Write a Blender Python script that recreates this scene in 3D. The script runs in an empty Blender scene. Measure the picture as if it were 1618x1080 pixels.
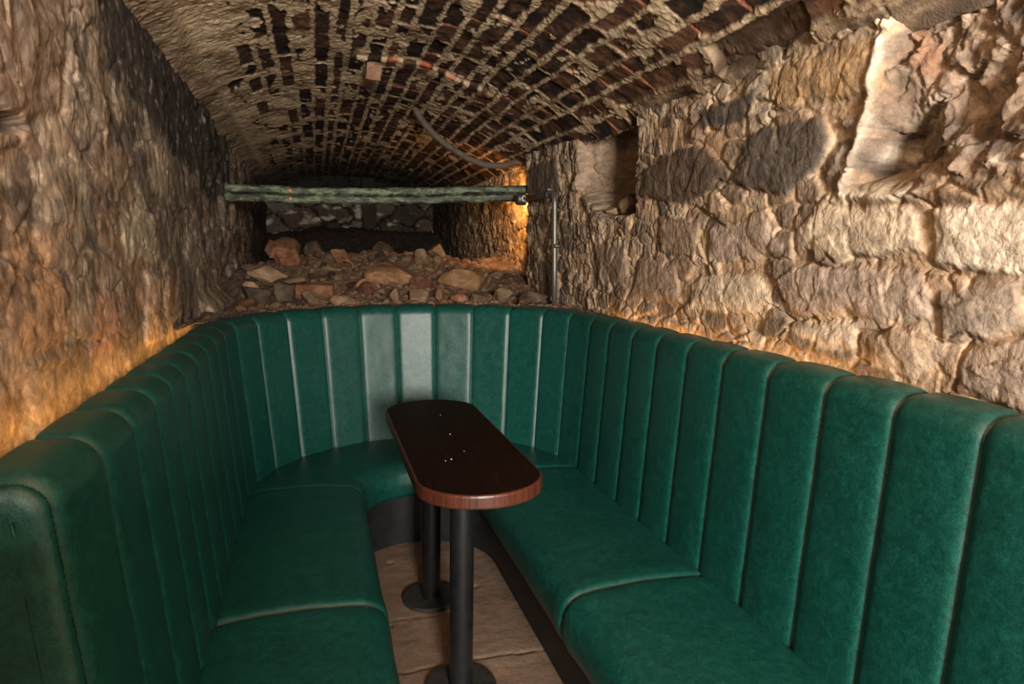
import bpy, bmesh, math, random
import numpy as np
from mathutils import Vector, Matrix

random.seed(7)
scene = bpy.context.scene
COL = scene.collection
PI = math.pi

# ------------------------------------------------------------------ helpers
def lin(*rgb):
    out = []
    for c in rgb:
        c = c / 255.0
        out.append(c / 12.92 if c <= 0.04045 else ((c + 0.055) / 1.055) ** 2.4)
    return out

def L(rgb):
    return np.array(lin(*rgb))

def hash_u(*ints):
    h = np.full(np.broadcast(*ints).shape, 374761393, dtype=np.uint64)
    ks = (668265263, 2246822519, 3266489917, 1274126177)
    for i, k in zip(ints, ks):
        v = (i.astype(np.int64) & 0xffffffff).astype(np.uint64)
        h = (h ^ (v * np.uint64(k))) & np.uint64(0xffffffff)
        h = (h * np.uint64(2654435761)) & np.uint64(0xffffffff)
        h ^= (h >> np.uint64(15))
    h = (h * np.uint64(2246822519)) & np.uint64(0xffffffff)
    h ^= (h >> np.uint64(13))
    return h

def hash01(*ints):
    return hash_u(*ints).astype(np.float64) / 4294967295.0

def perlin(x, y, z=None, seed=0):
    """gradient noise, about -1..1, two coordinates (z: layer number)"""
    x = np.asarray(x, float); y = np.asarray(y, float)
    xi = np.floor(x).astype(np.int64); yi = np.floor(y).astype(np.int64)
    fx = x - xi; fy = y - yi
    sd = np.full(xi.shape, seed, dtype=np.int64)
    u = fx * fx * fx * (fx * (fx * 6 - 15) + 10); v = fy * fy * fy * (fy * (fy * 6 - 15) + 10)
    def g(dx, dy):
        a = hash01(xi + dx, yi + dy, sd) * 2 * PI
        return np.cos(a) * (fx - dx) + np.sin(a) * (fy - dy)
    a = g(0, 0) * (1 - u) + g(1, 0) * u
    b = g(0, 1) * (1 - u) + g(1, 1) * u
    return (a * (1 - v) + b * v) * 1.45

def fbm(x, y, oct=4, seed=0, gain=0.5):
    s = 0.0; a = 1.0; t = 0.0; f = 1.0
    for o in range(oct):
        s = s + a * perlin(x * f + 17.3 * o, y * f - 9.1 * o, seed=seed + 31 * o)
        t += a; a *= gain; f *= 2.03
    return s / t

def ridged(x, y, oct=4, seed=0):
    s = 0.0; a = 1.0; t = 0.0; f = 1.0
    for o in range(oct):
        s = s + a * (1 - np.abs(perlin(x * f + 7.7 * o, y * f + 3.3 * o, seed=seed + 17 * o)) * 1.6)
        t += a; a *= 0.5; f *= 2.1
    return s / t

def worley(x, y, seed=0, jit=0.85):
    """F1, F2 and a random number of the nearest cell"""
    xi = np.floor(x).astype(np.int64); yi = np.floor(y).astype(np.int64)
    f1 = np.full(x.shape, 9.0); f2 = np.full(x.shape, 9.0); idn = np.zeros(x.shape)
    sd = np.full(xi.shape, seed, dtype=np.int64)
    for dx in (-1, 0, 1):
        for dy in (-1, 0, 1):
            cx = xi + dx; cy = yi + dy
            px = cx + 0.5 + (hash01(cx, cy, sd) - 0.5) * jit
            py = cy + 0.5 + (hash01(cx, cy, sd + 1) - 0.5) * jit
            d = np.hypot(px - x, py - y)
            r = hash01(cx, cy, sd + 2)
            near = d < f1
            f2 = np.where(near, f1, np.minimum(f2, d))
            idn = np.where(near, r, idn)
            f1 = np.where(near, d, f1)
    return f1, f2, idn

def facets(x, y, seed=0, steep=1.0, jit=0.95, ids=False):
    """broken-stone relief: every cell is a tilted flat chip at its own height"""
    xi = np.floor(x).astype(np.int64); yi = np.floor(y).astype(np.int64)
    f1 = np.full(x.shape, 9.0); h = np.zeros(x.shape); q = np.zeros(x.shape)
    sd = np.full(xi.shape, seed, dtype=np.int64)
    for dx in (-1, 0, 1):
        for dy in (-1, 0, 1):
            cx = xi + dx; cy = yi + dy
            px = cx + 0.5 + (hash01(cx, cy, sd) - 0.5) * jit
            py = cy + 0.5 + (hash01(cx, cy, sd + 1) - 0.5) * jit
            ex = x - px; ey = y - py
            d = ex * ex + ey * ey
            a = hash01(cx, cy, sd + 2) * 2 * PI; g = hash01(cx, cy, sd + 3)
            hh = (ex * np.cos(a) + ey * np.sin(a)) * steep * g + hash01(cx, cy, sd + 4) - 0.5
            near = d < f1
            h = np.where(near, hh, h); f1 = np.where(near, d, f1)
            if ids: q = np.where(near, hash01(cx, cy, sd + 5), q)
    return (h, q) if ids else h

def sstep(a, b, x):
    t = np.clip((x - a) / (b - a), 0, 1)
    return t * t * (3 - 2 * t)

def tone(col, sat, gain=(1, 1, 1)):
    g = (col * np.array([0.35, 0.5, 0.15])).sum(-1, keepdims=True)
    return (g + (col - g) * sat) * np.array(gain)

def poly_sd(x, y, poly):
    """signed distance to a polygon, positive inside"""
    P = np.array(poly, float); n = len(P)
    d = np.full(x.shape, 1e9); inside = np.zeros(x.shape, bool)
    for i in range(n):
        a = P[i]; b = P[(i + 1) % n]
        e = b - a; wx = x - a[0]; wy = y - a[1]
        t = np.clip((wx * e[0] + wy * e[1]) / (e @ e + 1e-12), 0, 1)
        d = np.minimum(d, np.hypot(wx - e[0] * t, wy - e[1] * t))
        c = ((a[1] > y) != (b[1] > y)) & (x < (b[0] - a[0]) * (y - a[1]) / (b[1] - a[1] + 1e-12) + a[0])
        inside ^= c
    return np.where(inside, d, -d)

def mix(a, b, m):
    return a + (b - a) * m[..., None]

def grid_mesh(name, P, col=None, flip=False):
    """mesh from an (m, n, 3) array of points with an optional (m, n, 3) colour"""
    m, n, _ = P.shape
    idx = np.arange(m * n).reshape(m, n)
    q = np.stack([idx[:-1, :-1], idx[1:, :-1], idx[1:, 1:], idx[:-1, 1:]], -1).reshape(-1, 4)
    if flip: q = q[:, ::-1]
    me = bpy.data.meshes.new(name)
    me.vertices.add(m * n); me.loops.add(q.size); me.polygons.add(len(q))
    me.vertices.foreach_set('co', P.reshape(-1).astype(np.float32))
    me.loops.foreach_set('vertex_index', np.ascontiguousarray(q).reshape(-1).astype(np.int32))
    me.polygons.foreach_set('loop_start', np.arange(0, q.size, 4, dtype=np.int32))
    me.polygons.foreach_set('use_smooth', np.ones(len(q), dtype=bool))
    me.update(calc_edges=True)
    if col is not None:
        a = me.color_attributes.new('stone', 'FLOAT_COLOR', 'POINT')
        c = np.ones((m * n, 4), np.float32); c[:, :3] = np.clip(col.reshape(-1, 3), 0, 1)
        a.data.foreach_set('color', c.reshape(-1))
    return me

def link(name, me, mat, parent=None):
    o = bpy.data.objects.new(name, me); COL.objects.link(o)
    if mat is not None:
        me.materials.clear(); me.materials.append(mat)
    if parent is not None: o.parent = parent
    return o

def bm_obj(name, bm, mat, parent=None, smooth=True):
    me = bpy.data.meshes.new(name)
    bmesh.ops.recalc_face_normals(bm, faces=bm.faces)
    bm.to_mesh(me); bm.free()
    if smooth:
        me.polygons.foreach_set('use_smooth', [True] * len(me.polygons))
    return link(name, me, mat, parent)

def tag(o, label, cat, group=None, kind=None):
    o['label'] = label; o['category'] = cat
    if group: o['group'] = group
    if kind: o['kind'] = kind
    return o

def thing(name, label, cat, loc=(0, 0, 0), group=None):
    o = bpy.data.objects.new(name, None); COL.objects.link(o)
    o.location = loc; o.empty_display_size = 0.1
    return tag(o, label, cat, group)

def tube_bm(bm, pts, r, seg=16, cap=True):
    """round tube through points"""
    pts = [Vector(p) for p in pts]; rings = []
    up = Vector((0.13, 0.21, 1)).normalized()
    prev = None
    for i, p in enumerate(pts):
        d = (pts[min(i + 1, len(pts) - 1)] - pts[max(i - 1, 0)]).normalized()
        if prev is None:
            a = d.orthogonal().normalized()
        else:
            a = (prev - d * prev.dot(d)).normalized()
        prev = a; b = d.cross(a)
        rr = r[i] if isinstance(r, (list, tuple)) else r
        rings.append([bm.verts.new(p + (a * math.cos(t) + b * math.sin(t)) * rr) for t in [2 * PI * k / seg for k in range(seg)]])
    for A, B in zip(rings, rings[1:]):
        for k in range(seg):
            bm.faces.new((A[k], A[(k + 1) % seg], B[(k + 1) % seg], B[k]))
    if cap:
        bm.faces.new(rings[0]); bm.faces.new(rings[-1])
    return bm

def lathe_bm(bm, prof, center, seg=48, axis_shift=(0, 0)):
    """surface of revolution about a vertical axis; prof = [(r, z)]"""
    rings = []
    for r, z in prof:
        rings.append([bm.verts.new((center[0] + r * math.cos(t), center[1] + r * math.sin(t), z)) for t in [2 * PI * k / seg for k in range(seg)]])
    for A, B in zip(rings, rings[1:]):
        for k in range(seg):
            bm.faces.new((A[k], A[(k + 1) % seg], B[(k + 1) % seg], B[k]))
    bm.faces.new(rings[0]); bm.faces.new(rings[-1])
    return bm

# ------------------------------------------------------------------ materials
def new_mat(name):
    m = bpy.data.materials.new(name); m.use_nodes = True
    nt = m.node_tree; b = nt.nodes['Principled BSDF']
    return m, nt, b

def N(nt, t, **kw):
    n = nt.nodes.new(t)
    for k, v in kw.items():
        if k in n.inputs.keys(): n.inputs[k].default_value = v
        else: setattr(n, k, v)
    return n

def ramp(nt, stops):
    r = nt.nodes.new('ShaderNodeValToRGB')
    cr = r.color_ramp
    while len(cr.elements) < len(stops): cr.elements.new(0.5)
    for e, (p, c) in zip(cr.elements, stops):
        e.position = p; e.color = (*c, 1) if len(c) == 3 else c
    return r

def obj_coords(nt, scale=(1, 1, 1)):
    tc = nt.nodes.new('ShaderNodeTexCoord'); mp = nt.nodes.new('ShaderNodeMapping')
    mp.inputs['Scale'].default_value = scale
    nt.links.new(tc.outputs['Object'], mp.inputs['Vector'])
    return mp.outputs['Vector']

def noise(nt, vec, scale, detail=6, rough=0.6, dist=0.0):
    n = nt.nodes.new('ShaderNodeTexNoise')
    n.inputs['Scale'].default_value = scale; n.inputs['Detail'].default_value = detail
    n.inputs['Roughness'].default_value = rough; n.inputs['Distortion'].default_value = dist
    nt.links.new(vec, n.inputs['Vector'])
    return n.outputs['Fac']

def math_n(nt, op, a, b=None):
    n = nt.nodes.new('ShaderNodeMath'); n.operation = op
    for i, v in enumerate((a, b)):
        if v is None: continue
        if isinstance(v, (int, float)): n.inputs[i].default_value = v
        else: nt.links.new(v, n.inputs[i])
    return n.outputs[0]

def bump(nt, height, strength, distance, normal=None):
    b = nt.nodes.new('ShaderNodeBump')
    b.inputs['Strength'].default_value = strength; b.inputs['Distance'].default_value = distance
    nt.links.new(height, b.inputs['Height'])
    if normal is not None: nt.links.new(normal, b.inputs['Normal'])
    return b.outputs['Normal']

def stone_material(name, rough=0.82, fine=70, dist=0.006, streak=(1, 1, 1), contrast=0.55, spec=0.3, chips=0.0):
    """attribute colour broken up by grain, with fine relief"""
    m, nt, b = new_mat(name)
    at = nt.nodes.new('ShaderNodeVertexColor'); at.layer_name = 'stone'
    v = obj_coords(nt, streak)
    n1 = noise(nt, v, fine * 0.35, 8, 0.65, 0.4)
    n2 = noise(nt, v, fine * 2.2, 4, 0.6)
    r1 = nt.nodes.new('ShaderNodeMapRange')
    r1.inputs['From Min'].default_value = 0.25; r1.inputs['From Max'].default_value = 0.75
    r1.inputs['To Min'].default_value = 1 - contrast; r1.inputs['To Max'].default_value = 1 + contrast * 0.8
    nt.links.new(n1, r1.inputs['Value'])
    r2 = nt.nodes.new('ShaderNodeMapRange')
    r2.inputs['From Min'].default_value = 0.25; r2.inputs['From Max'].default_value = 0.75
    r2.inputs['To Min'].default_value = 0.8; r2.inputs['To Max'].default_value = 1.2
    nt.links.new(n2, r2.inputs['Value'])
    f = math_n(nt, 'MULTIPLY', r1.outputs[0], r2.outputs[0])
    chip_h = None
    if chips:
        nz = nt.nodes.new('ShaderNodeTexNoise'); nz.inputs['Scale'].default_value = 14; nz.inputs['Detail'].default_value = 5
        nt.links.new(v, nz.inputs['Vector'])
        mv = nt.nodes.new('ShaderNodeVectorMath'); mv.operation = 'MULTIPLY_ADD'
        nt.links.new(nz.outputs['Color'], mv.inputs[0]); mv.inputs[1].default_value = (0.09, 0.09, 0.09); nt.links.new(v, mv.inputs[2])
        for sc, am in ((26, chips), (70, chips * 0.8)):
            vo = nt.nodes.new('ShaderNodeTexVoronoi'); vo.inputs['Scale'].default_value = sc
            nt.links.new(mv.outputs[0], vo.inputs['Vector'])
            sp = nt.nodes.new('ShaderNodeSeparateColor'); nt.links.new(vo.outputs['Color'], sp.inputs[0])
            mr = nt.nodes.new('ShaderNodeMapRange'); mr.inputs['To Min'].default_value = 1 - am; mr.inputs['To Max'].default_value = 1 + am
            nt.links.new(sp.outputs[0], mr.inputs['Value'])
            f = math_n(nt, 'MULTIPLY', f, mr.outputs[0])
            hh = math_n(nt, 'SUBTRACT', math_n(nt, 'MULTIPLY', sp.outputs[1], 0.5), vo.outputs['Distance'])
            hh = math_n(nt, 'MULTIPLY', hh, 26.0 / sc)
            chip_h = hh if chip_h is None else math_n(nt, 'ADD', chip_h, hh)
    mx = nt.nodes.new('ShaderNodeMix'); mx.data_type = 'RGBA'; mx.blend_type = 'MULTIPLY'
    mx.inputs['Factor'].default_value = 1.0
    nt.links.new(at.outputs['Color'], mx.inputs['A'])
    cmb = nt.nodes.new('ShaderNodeCombineColor')
    for i in range(3): nt.links.new(f, cmb.inputs[i])
    nt.links.new(cmb.outputs[0], mx.inputs['B'])
    nt.links.new(mx.outputs['Result'], b.inputs['Base Color'])
    b.inputs['Roughness'].default_value = rough
    b.inputs['Specular IOR Level'].default_value = spec
    h = math_n(nt, 'ADD', n1, math_n(nt, 'MULTIPLY', n2, 0.35))
    if chip_h is not None: h = math_n(nt, 'ADD', h, math_n(nt, 'MULTIPLY', chip_h, 0.9))
    nt.links.new(bump(nt, h, 1.0, dist), b.inputs['Normal'])
    return m

def rock_material(name, c1, c2, c3, scale=9):
    m, nt, b = new_mat(name)
    v = obj_coords(nt)
    oi = nt.nodes.new('ShaderNodeObjectInfo')
    ad = nt.nodes.new('ShaderNodeVectorMath'); ad.operation = 'ADD'
    nt.links.new(v, ad.inputs[0]); nt.links.new(oi.outputs['Random'], ad.inputs[1])
    sc = nt.nodes.new('ShaderNodeVectorMath'); sc.operation = 'SCALE'; sc.inputs['Scale'].default_value = 1
    nt.links.new(ad.outputs[0], sc.inputs[0])
    n1 = noise(nt, sc.outputs[0], scale, 8, 0.65, 0.6)
    r = ramp(nt, [(0.3, c1), (0.5, c2), (0.68, c3)])
    nt.links.new(n1, r.inputs['Fac'])
    hv = nt.nodes.new('ShaderNodeHueSaturation')
    mr = nt.nodes.new('ShaderNodeMapRange'); mr.inputs['To Min'].default_value = 0.5; mr.inputs['To Max'].default_value = 1.05
    nt.links.new(oi.outputs['Random'], mr.inputs['Value'])
    nt.links.new(mr.outputs[0], hv.inputs['Value'])
    nt.links.new(r.outputs['Color'], hv.inputs['Color'])
    nt.links.new(hv.outputs['Color'], b.inputs['Base Color'])
    b.inputs['Roughness'].default_value = 0.9; b.inputs['Specular IOR Level'].default_value = 0.2
    n2 = noise(nt, v, scale * 6, 6, 0.65)
    nt.links.new(bump(nt, n2, 0.9, 0.006), b.inputs['Normal'])
    return m

def leather_material():
    m, nt, b = new_mat('green_leather')
    v = obj_coords(nt)
    n1 = noise(nt, v, 34, 9, 0.7, 1.0)
    n2 = noise(nt, v, 190, 5, 0.65, 1.6)
    f = math_n(nt, 'ADD', math_n(nt, 'MULTIPLY', n1, 0.45), math_n(nt, 'MULTIPLY', n2, 0.55))
    r = ramp(nt, [(0.34, LEATHER[0]), (0.5, LEATHER[1]), (0.66, LEATHER[2])])
    nt.links.new(f, r.inputs['Fac'])
    nt.links.new(r.outputs['Color'], b.inputs['Base Color'])
    mr = nt.nodes.new('ShaderNodeMapRange'); mr.inputs['To Min'].default_value = 0.30; mr.inputs['To Max'].default_value = 0.50
    nt.links.new(f, mr.inputs['Value']); nt.links.new(mr.outputs[0], b.inputs['Roughness'])
    b.inputs['Specular IOR Level'].default_value = 0.55
    vo = nt.nodes.new('ShaderNodeTexVoronoi'); vo.feature = 'DISTANCE_TO_EDGE'
    vo.inputs['Scale'].default_value = 60
    mv = nt.nodes.new('ShaderNodeVectorMath'); mv.operation = 'MULTIPLY_ADD'
    nz = nt.nodes.new('ShaderNodeTexNoise'); nz.inputs['Scale'].default_value = 22; nz.inputs['Detail'].default_value = 5
    nt.links.new(v, nz.inputs['Vector'])
    nt.links.new(nz.outputs['Color'], mv.inputs[0]); mv.inputs[1].default_value = (0.12, 0.12, 0.12); nt.links.new(v, mv.inputs[2])
    nt.links.new(mv.outputs[0], vo.inputs['Vector'])
    cr = ramp(nt, [(0.0, (0, 0, 0)), (0.09, (1, 1, 1))]); nt.links.new(vo.outputs['Distance'], cr.inputs['Fac'])
    nb = bump(nt, cr.outputs['Color'], 0.10, 0.002)
    nb = bump(nt, n2, 0.16, 0.003, nb)
    n3 = noise(nt, v, 9, 3, 0.5)
    nb = bump(nt, n3, 0.25, 0.01, nb)
    nt.links.new(nb, b.inputs['Normal'])
    return m

def simple(name, rgb, rough, metal=0.0, nscale=None, namp=0.35, bumpd=None, spec=0.5):
    m, nt, b = new_mat(name)
    b.inputs['Roughness'].default_value = rough; b.inputs['Metallic'].default_value = metal
    b.inputs['Specular IOR Level'].default_value = spec
    c = L(rgb)
    if nscale:
        v = obj_coords(nt); n = noise(nt, v, nscale, 7, 0.65, 0.3)
        r = ramp(nt, [(0.3, tuple(c * (1 - namp))), (0.7, tuple(np.clip(c * (1 + namp), 0, 1)))])
        nt.links.new(n, r.inputs['Fac']); nt.links.new(r.outputs['Color'], b.inputs['Base Color'])
        if bumpd: nt.links.new(bump(nt, n, 0.8, bumpd), b.inputs['Normal'])
    else:
        b.inputs['Base Color'].default_value = (*c, 1)
    return m

LEATHER = (tuple(L((3, 40, 36))), tuple(L((7, 62, 54))), tuple(L((22, 88, 78))))
M_leather = leather_material()
M_wall_r = stone_material('pale_rubble_stone', fine=60, dist=0.0036, contrast=0.42, chips=0.12)
M_wall_l = stone_material('weathered_left_stone', fine=55, dist=0.0013, contrast=0.62, streak=(1, 1, 0.9), chips=0.25)
M_vault = stone_material('vault_brick_and_mortar', fine=70, dist=0.008, contrast=0.35)
M_back = stone_material('darkened_back_stone', fine=40, dist=0.012, contrast=0.4)
M_dirt = stone_material('brown_dirt', fine=45, dist=0.014, contrast=0.45, rough=0.95)
M_floor = stone_material('sandy_concrete', fine=50, dist=0.004, contrast=0.18)
M_rock = rock_material('grey_brown_rock', L((92, 74, 56)), L((138, 112, 86)), L((170, 145, 115)))
M_rock_dark = rock_material('dark_rock', L((52, 44, 38)), L((80, 66, 54)), L((112, 94, 76)))
M_rock_brown = rock_material('ochre_rock', L((92, 66, 44)), L((126, 92, 62)), L((156, 124, 92)))
M_brick = rock_material('red_brick_clay', L((92, 60, 44)), L((132, 88, 64)), L((162, 124, 98)), 12)
M_black = simple('black_paint', (22, 22, 22), 0.55, 0, 16, 0.5, 0.002, 0.4)
M_steel_black = simple('black_powder_coat', (20, 20, 21), 0.36, 0.0, 30, 0.35, 0.0006, 0.5)
M_base = simple('black_cast_iron', (40, 38, 35), 0.6, 0.0, 45, 0.55, 0.002, 0.4)
M_metal = simple('galvanised_steel', (118, 114, 106), 0.5, 0.75, 20, 0.2)
M_metal_dark = simple('dull_steel', (88, 82, 74), 0.5, 0.7, 30, 0.3)
M_strap = simple('dusty_grey_plastic', (84, 72, 62), 0.8, 0, 20, 0.35, 0.003, 0.3)
M_crumb = simple('pale_crumb', (210, 195, 165), 0.9)

def wood_material():
    m, nt, b = new_mat('dark_stained_wood')
    v = obj_coords(nt, (26, 2.2, 26))
    n1 = noise(nt, v, 2.5, 8, 0.7, 1.5)
    r = ramp(nt, [(0.3, L((12, 6, 4))), (0.55, L((24, 11, 7))), (0.75, L((44, 20, 12)))])
    nt.links.new(n1, r.inputs['Fac']); nt.links.new(r.outputs['Color'], b.inputs['Base Color'])
    b.inputs['Roughness'].default_value = 0.55; b.inputs['Specular IOR Level'].default_value = 0.07
    nt.links.new(bump(nt, n1, 0.15, 0.001), b.inputs['Normal'])
    return m
M_wood = wood_material()

def edge_wood_material():
    m, nt, b = new_mat('reddish_wood_edge')
    v = obj_coords(nt, (30, 30, 3))
    n1 = noise(nt, v, 3, 8, 0.7, 0.8)
    r = ramp(nt, [(0.3, L((44, 21, 13))), (0.55, L((74, 36, 22))), (0.75, L((102, 54, 34)))])
    nt.links.new(n1, r.inputs['Fac']); nt.links.new(r.outputs['Color'], b.inputs['Base Color'])
    b.inputs['Roughness'].default_value = 0.4
    return m
M_wood_edge = edge_wood_material()

def verdigris():
    m, nt, b = new_mat('verdigris_patina')
    v = obj_coords(nt, (1, 2.4, 2.4))
    n1 = noise(nt, v, 11, 9, 0.78, 0.5)
    r = ramp(nt, [(0.38, L((10, 11, 9))), (0.46, L((34, 39, 28))), (0.52, L((66, 74, 52))), (0.59, L((110, 122, 92))), (0.66, L((86, 70, 50)))])
    nt.links.new(n1, r.inputs['Fac']); nt.links.new(r.outputs['Color'], b.inputs['Base Color'])
    b.inputs['Roughness'].default_value = 0.6; b.inputs['Specular IOR Level'].default_value = 0.4
    nt.links.new(bump(nt, n1, 0.5, 0.003), b.inputs['Normal'])
    return m
M_green = verdigris()

# ------------------------------------------------------------------ camera
F_PX = 1080.0
cam_d = bpy.data.cameras.new('camera'); cam = bpy.data.objects.new('camera', cam_d); COL.objects.link(cam)
cam_d.sensor_width = 36.0; cam_d.lens = F_PX / 1618.0 * 36.0; cam_d.clip_start = 0.02
R = np.array(CAM_ROT) if 'CAM_ROT' in globals() else None
def cam_axes(vp=(498.0, 390.0)):
    v = np.array([vp[0] - 809.0, vp[1] - 540.0, F_PX]); v /= np.linalg.norm(v)
    n = np.cross(v, v * 1130 + np.array([500.0, 0, 0])); n /= np.linalg.norm(n)
    if n[1] < 0: n = -n
    X = np.cross(n, v)
    if X[0] < 0: X = -X
    return np.array([X, v, -n])
R = cam_axes()
right, up, back = R[:, 0], -R[:, 1], -R[:, 2]
cam.matrix_world = Matrix(((right[0], up[0], back[0], 0), (right[1], up[1], back[1], 0), (right[2], up[2], back[2], 1.4), (0, 0, 0, 1)))
scene.camera = cam

# ------------------------------------------------------------------ the room
CX, CY = 0.402, 2.81          # centre of the booth's round end
XL, XR = -0.532, 1.302         # wall planes
Y_NEAR, Y_FAR = -2.6, 8.5

def spacing(y0, y1, f):
    ys = [y0]
    while ys[-1] < y1: ys.append(ys[-1] + f(ys[-1]))
    ys[-1] = y1
    return np.array(ys)

def z_left(y):  return 2.14 - 0.02 * np.clip(y - 2.4, 0, 9)
def z_right(y): return 1.895 + 0.012 * np.clip(y - 1.4, 0, 3)
def vault_z(a, y):
    rise = 0.29 - 0.012 * np.clip(y - 3, 0, 6)
    return z_left(y) + (z_right(y) - z_left(y)) * a + rise * (1 - (2 * a - 1) ** 2) * (1 + 0.25 * (2 * a - 1) ** 2)

# ---- right wall
def build_wall_right():
    ys = spacing(-0.75, Y_FAR, lambda y: 0.03 if y < 0.55 else 0.006 if y < 0.75 else max(0.0036, 0.75 * y * y / 1500.0))
    k = np.linspace(0, 1, 300)
    Y = np.repeat(ys[None, :], len(k), 0)
    z0 = 0.55; zt = z_right(Y) + 0.09
    Z = z0 + (zt - z0) * k[:, None]
    wy = Y + 0.030 * fbm(Y * 5, Z * 5, 4, 1); wz = Z + 0.022 * fbm(Y * 5, Z * 5, 4, 2)
    fine = fbm(Y * 22, Z * 22, 5, 5, 0.6); mid = fbm(Y * 6, Z * 7, 4, 6)
    col = np.empty(Y.shape + (3,)); col[:] = L((178, 146, 106))
    col = mix(col, L((150, 112, 74)), sstep(0.0, 0.5, mid)); col = mix(col, L((198, 172, 134)), sstep(0.05, 0.5, -mid))
    D = 0.006 * mid + 0.003 * fine + 0.008 * facets(wy * 6, wz * 9, 11) + 0.0016 * facets(wy * 24 + 0.3 * fine, wz * 26, 12)
    # fractured vertical grain, stronger further in
    grain = ridged(wy * 16, wz * 4.5, 4, 9)
    far = sstep(2.0, 3.3, Y)
    D += (grain - 0.6) * (0.003 + 0.007 * far) + far * (0.012 * facets(wy * 7, wz * 5, 13) + 0.006 * facets(wy * 18, wz * 11, 14))
    # small packing stones
    f1, f2, r = worley(wy * 8.5, wz * 12.5, 3)
    m = sstep(0.03, 0.20, f2 - f1 + 0.10 * fine) * (r > 0.30)
    pal = [L(c) for c in ((168, 142, 112), (132, 110, 88), (186, 164, 134), (112, 94, 78), (150, 120, 90), (92, 78, 66))]
    pc = np.array(pal)[(r * 997 % 6).astype(int)]
    col = col + (pc - col) * (m * 0.8)[..., None]
    D += m * (0.003 + 0.010 * (r * 13 % 1.0))
    fa, fq = facets(wy * 8, wz * 12, 11, ids=True); fb, fq2 = facets(wy * 24 + 0.3 * fine, wz * 26, 12, ids=True)
    col = col * (0.80 + 0.40 * fq)[..., None] * (0.86 + 0.28 * fq2)[..., None]
    blocks = np.zeros(Y.shape)
    # the big blocks: polygon (y, z), colour, height, roughness
    cream, tan, dark, darkb, grey, mauve, pale = (206, 182, 148), (176, 138, 88), (86, 76, 66), (92, 74, 58), (150, 132, 112), (172, 148, 126), (214, 196, 168)
    S = [([(2.199, 1.864), (1.884, 1.864), (1.83, 1.879), (1.894, 1.784), (2.166, 1.792)], dark, .022),
         ([(1.821, 1.916), (1.396, 1.892), (1.367, 1.765), (1.759, 1.8)], tan, .018),
         ([(1.891, 1.742), (1.808, 1.76), (1.55, 1.746), (1.523, 1.672), (1.58, 1.606), (1.688, 1.548), (1.877, 1.571), (1.954, 1.612)], dark, .030),
         ([(2.584, 1.713), (2.296, 1.763), (2.09, 1.725), (2.003, 1.651), (2.098, 1.569), (2.224, 1.548), (2.412, 1.569), (2.6, 1.603)], darkb, .034),
         ([(1.507, 1.718), (1.381, 1.736), (1.386, 1.685), (1.446, 1.661)], grey, .016),
         ([(1.532, 1.645), (1.464, 1.65), (1.474, 1.569), (1.546, 1.567)], grey, .014),
         ([(1.646, 1.46), (1.55, 1.51), (1.265, 1.494), (1.205, 1.386), (1.326, 1.373), (1.645, 1.386)], cream, .026),
         ([(1.214, 1.482), (1.007, 1.489), (0.80, 1.49), (0.80, 1.34), (0.992, 1.34), (1.187, 1.366)], pale, .026),
         ([(2.188, 1.278), (2.08, 1.32), (1.772, 1.313), (1.734, 1.251), (1.827, 1.186), (2.203, 1.172)], cream, .026),
         ([(1.712, 1.301), (1.647, 1.35), (1.224, 1.348), (1.181, 1.304), (1.191, 1.241), (1.652, 1.212)], mauve, .030),
         ([(1.166, 1.312), (0.991, 1.334), (0.981, 1.244), (1.053, 1.21), (1.157, 1.224)], grey, .024),
         ([(2.09, 1.464), (1.785, 1.473), (1.676, 1.398), (1.86, 1.355), (2.082, 1.351)], mauve, .022),
         ([(1.684, 1.168), (1.412, 1.218), (1.38, 1.146), (1.483, 1.12)], cream, .018),
         ([(1.359, 1.186), (1.211, 1.23), (1.122, 1.183), (1.218, 1.092), (1.34, 1.115)], (178, 150, 118), .022),
         ([(1.087, 1.185), (0.98, 1.226), (0.80, 1.22), (0.80, 1.08), (0.966, 1.097), (1.097, 1.107)], mauve, .022),
         ([(2.465, 1.523), (2.141, 1.498), (2.172, 1.355), (2.43, 1.376)], (150, 122, 94), .020),
         ([(2.62, 1.36), (2.30, 1.33), (2.26, 1.20), (2.50, 1.17), (2.66, 1.22)], (160, 134, 106), .022),
         ([(3.10, 1.42), (2.74, 1.40), (2.70, 1.24), (3.02, 1.22)], (142, 116, 92), .024),
         ([(3.95, 1.32), (3.62, 1.30), (3.60, 1.12), (3.92, 1.10)], (128, 110, 92), .020),
         ([(4.15, 1.88), (3.62, 1.90), (3.58, 1.70), (4.12, 1.66)], (104, 86, 70), .024)]
    for i, (p, c, hgt) in enumerate(S):
        sd = poly_sd(wy, wz, p) + 0.010 * fine
        m = sstep(-0.004, 0.012, sd)
        c2 = L(c) * 1.0
        cc = np.empty_like(col); cc[:] = c2
        cc = mix(cc, c2 * 0.62, sstep(0.05, 0.6, fbm(Y * 9 + i, Z * 11, 4, 40 + i)) * 0.8)
        cc = mix(cc, np.minimum(c2 * 1.25, 0.9), sstep(0.1, 0.6, fbm(Y * 7 - i, Z * 8, 4, 70 + i)) * 0.7)
        col = mix(col, cc, m * 0.92)
        facet = facets(wy * 6 + 3.3 * i, wz * 8, 90 + i)
        blocks = np.maximum(blocks, m)
        D = D * (1 - 0.72 * m) + m * (0.42 * hgt + 0.0045 * facet + 0.006 * fbm(wy * 7 + i, wz * 9, 4, 95 + i) + 0.006 * sstep(0, 0.05, sd))
    # open joints between the blocks
    j1, j2, jr = worley(wy * 4.2 + 0.3, wz * 7.5, 21)
    crack = 1 - sstep(0.0, 0.06, j2 - j1 + 0.015 * fine)
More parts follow.
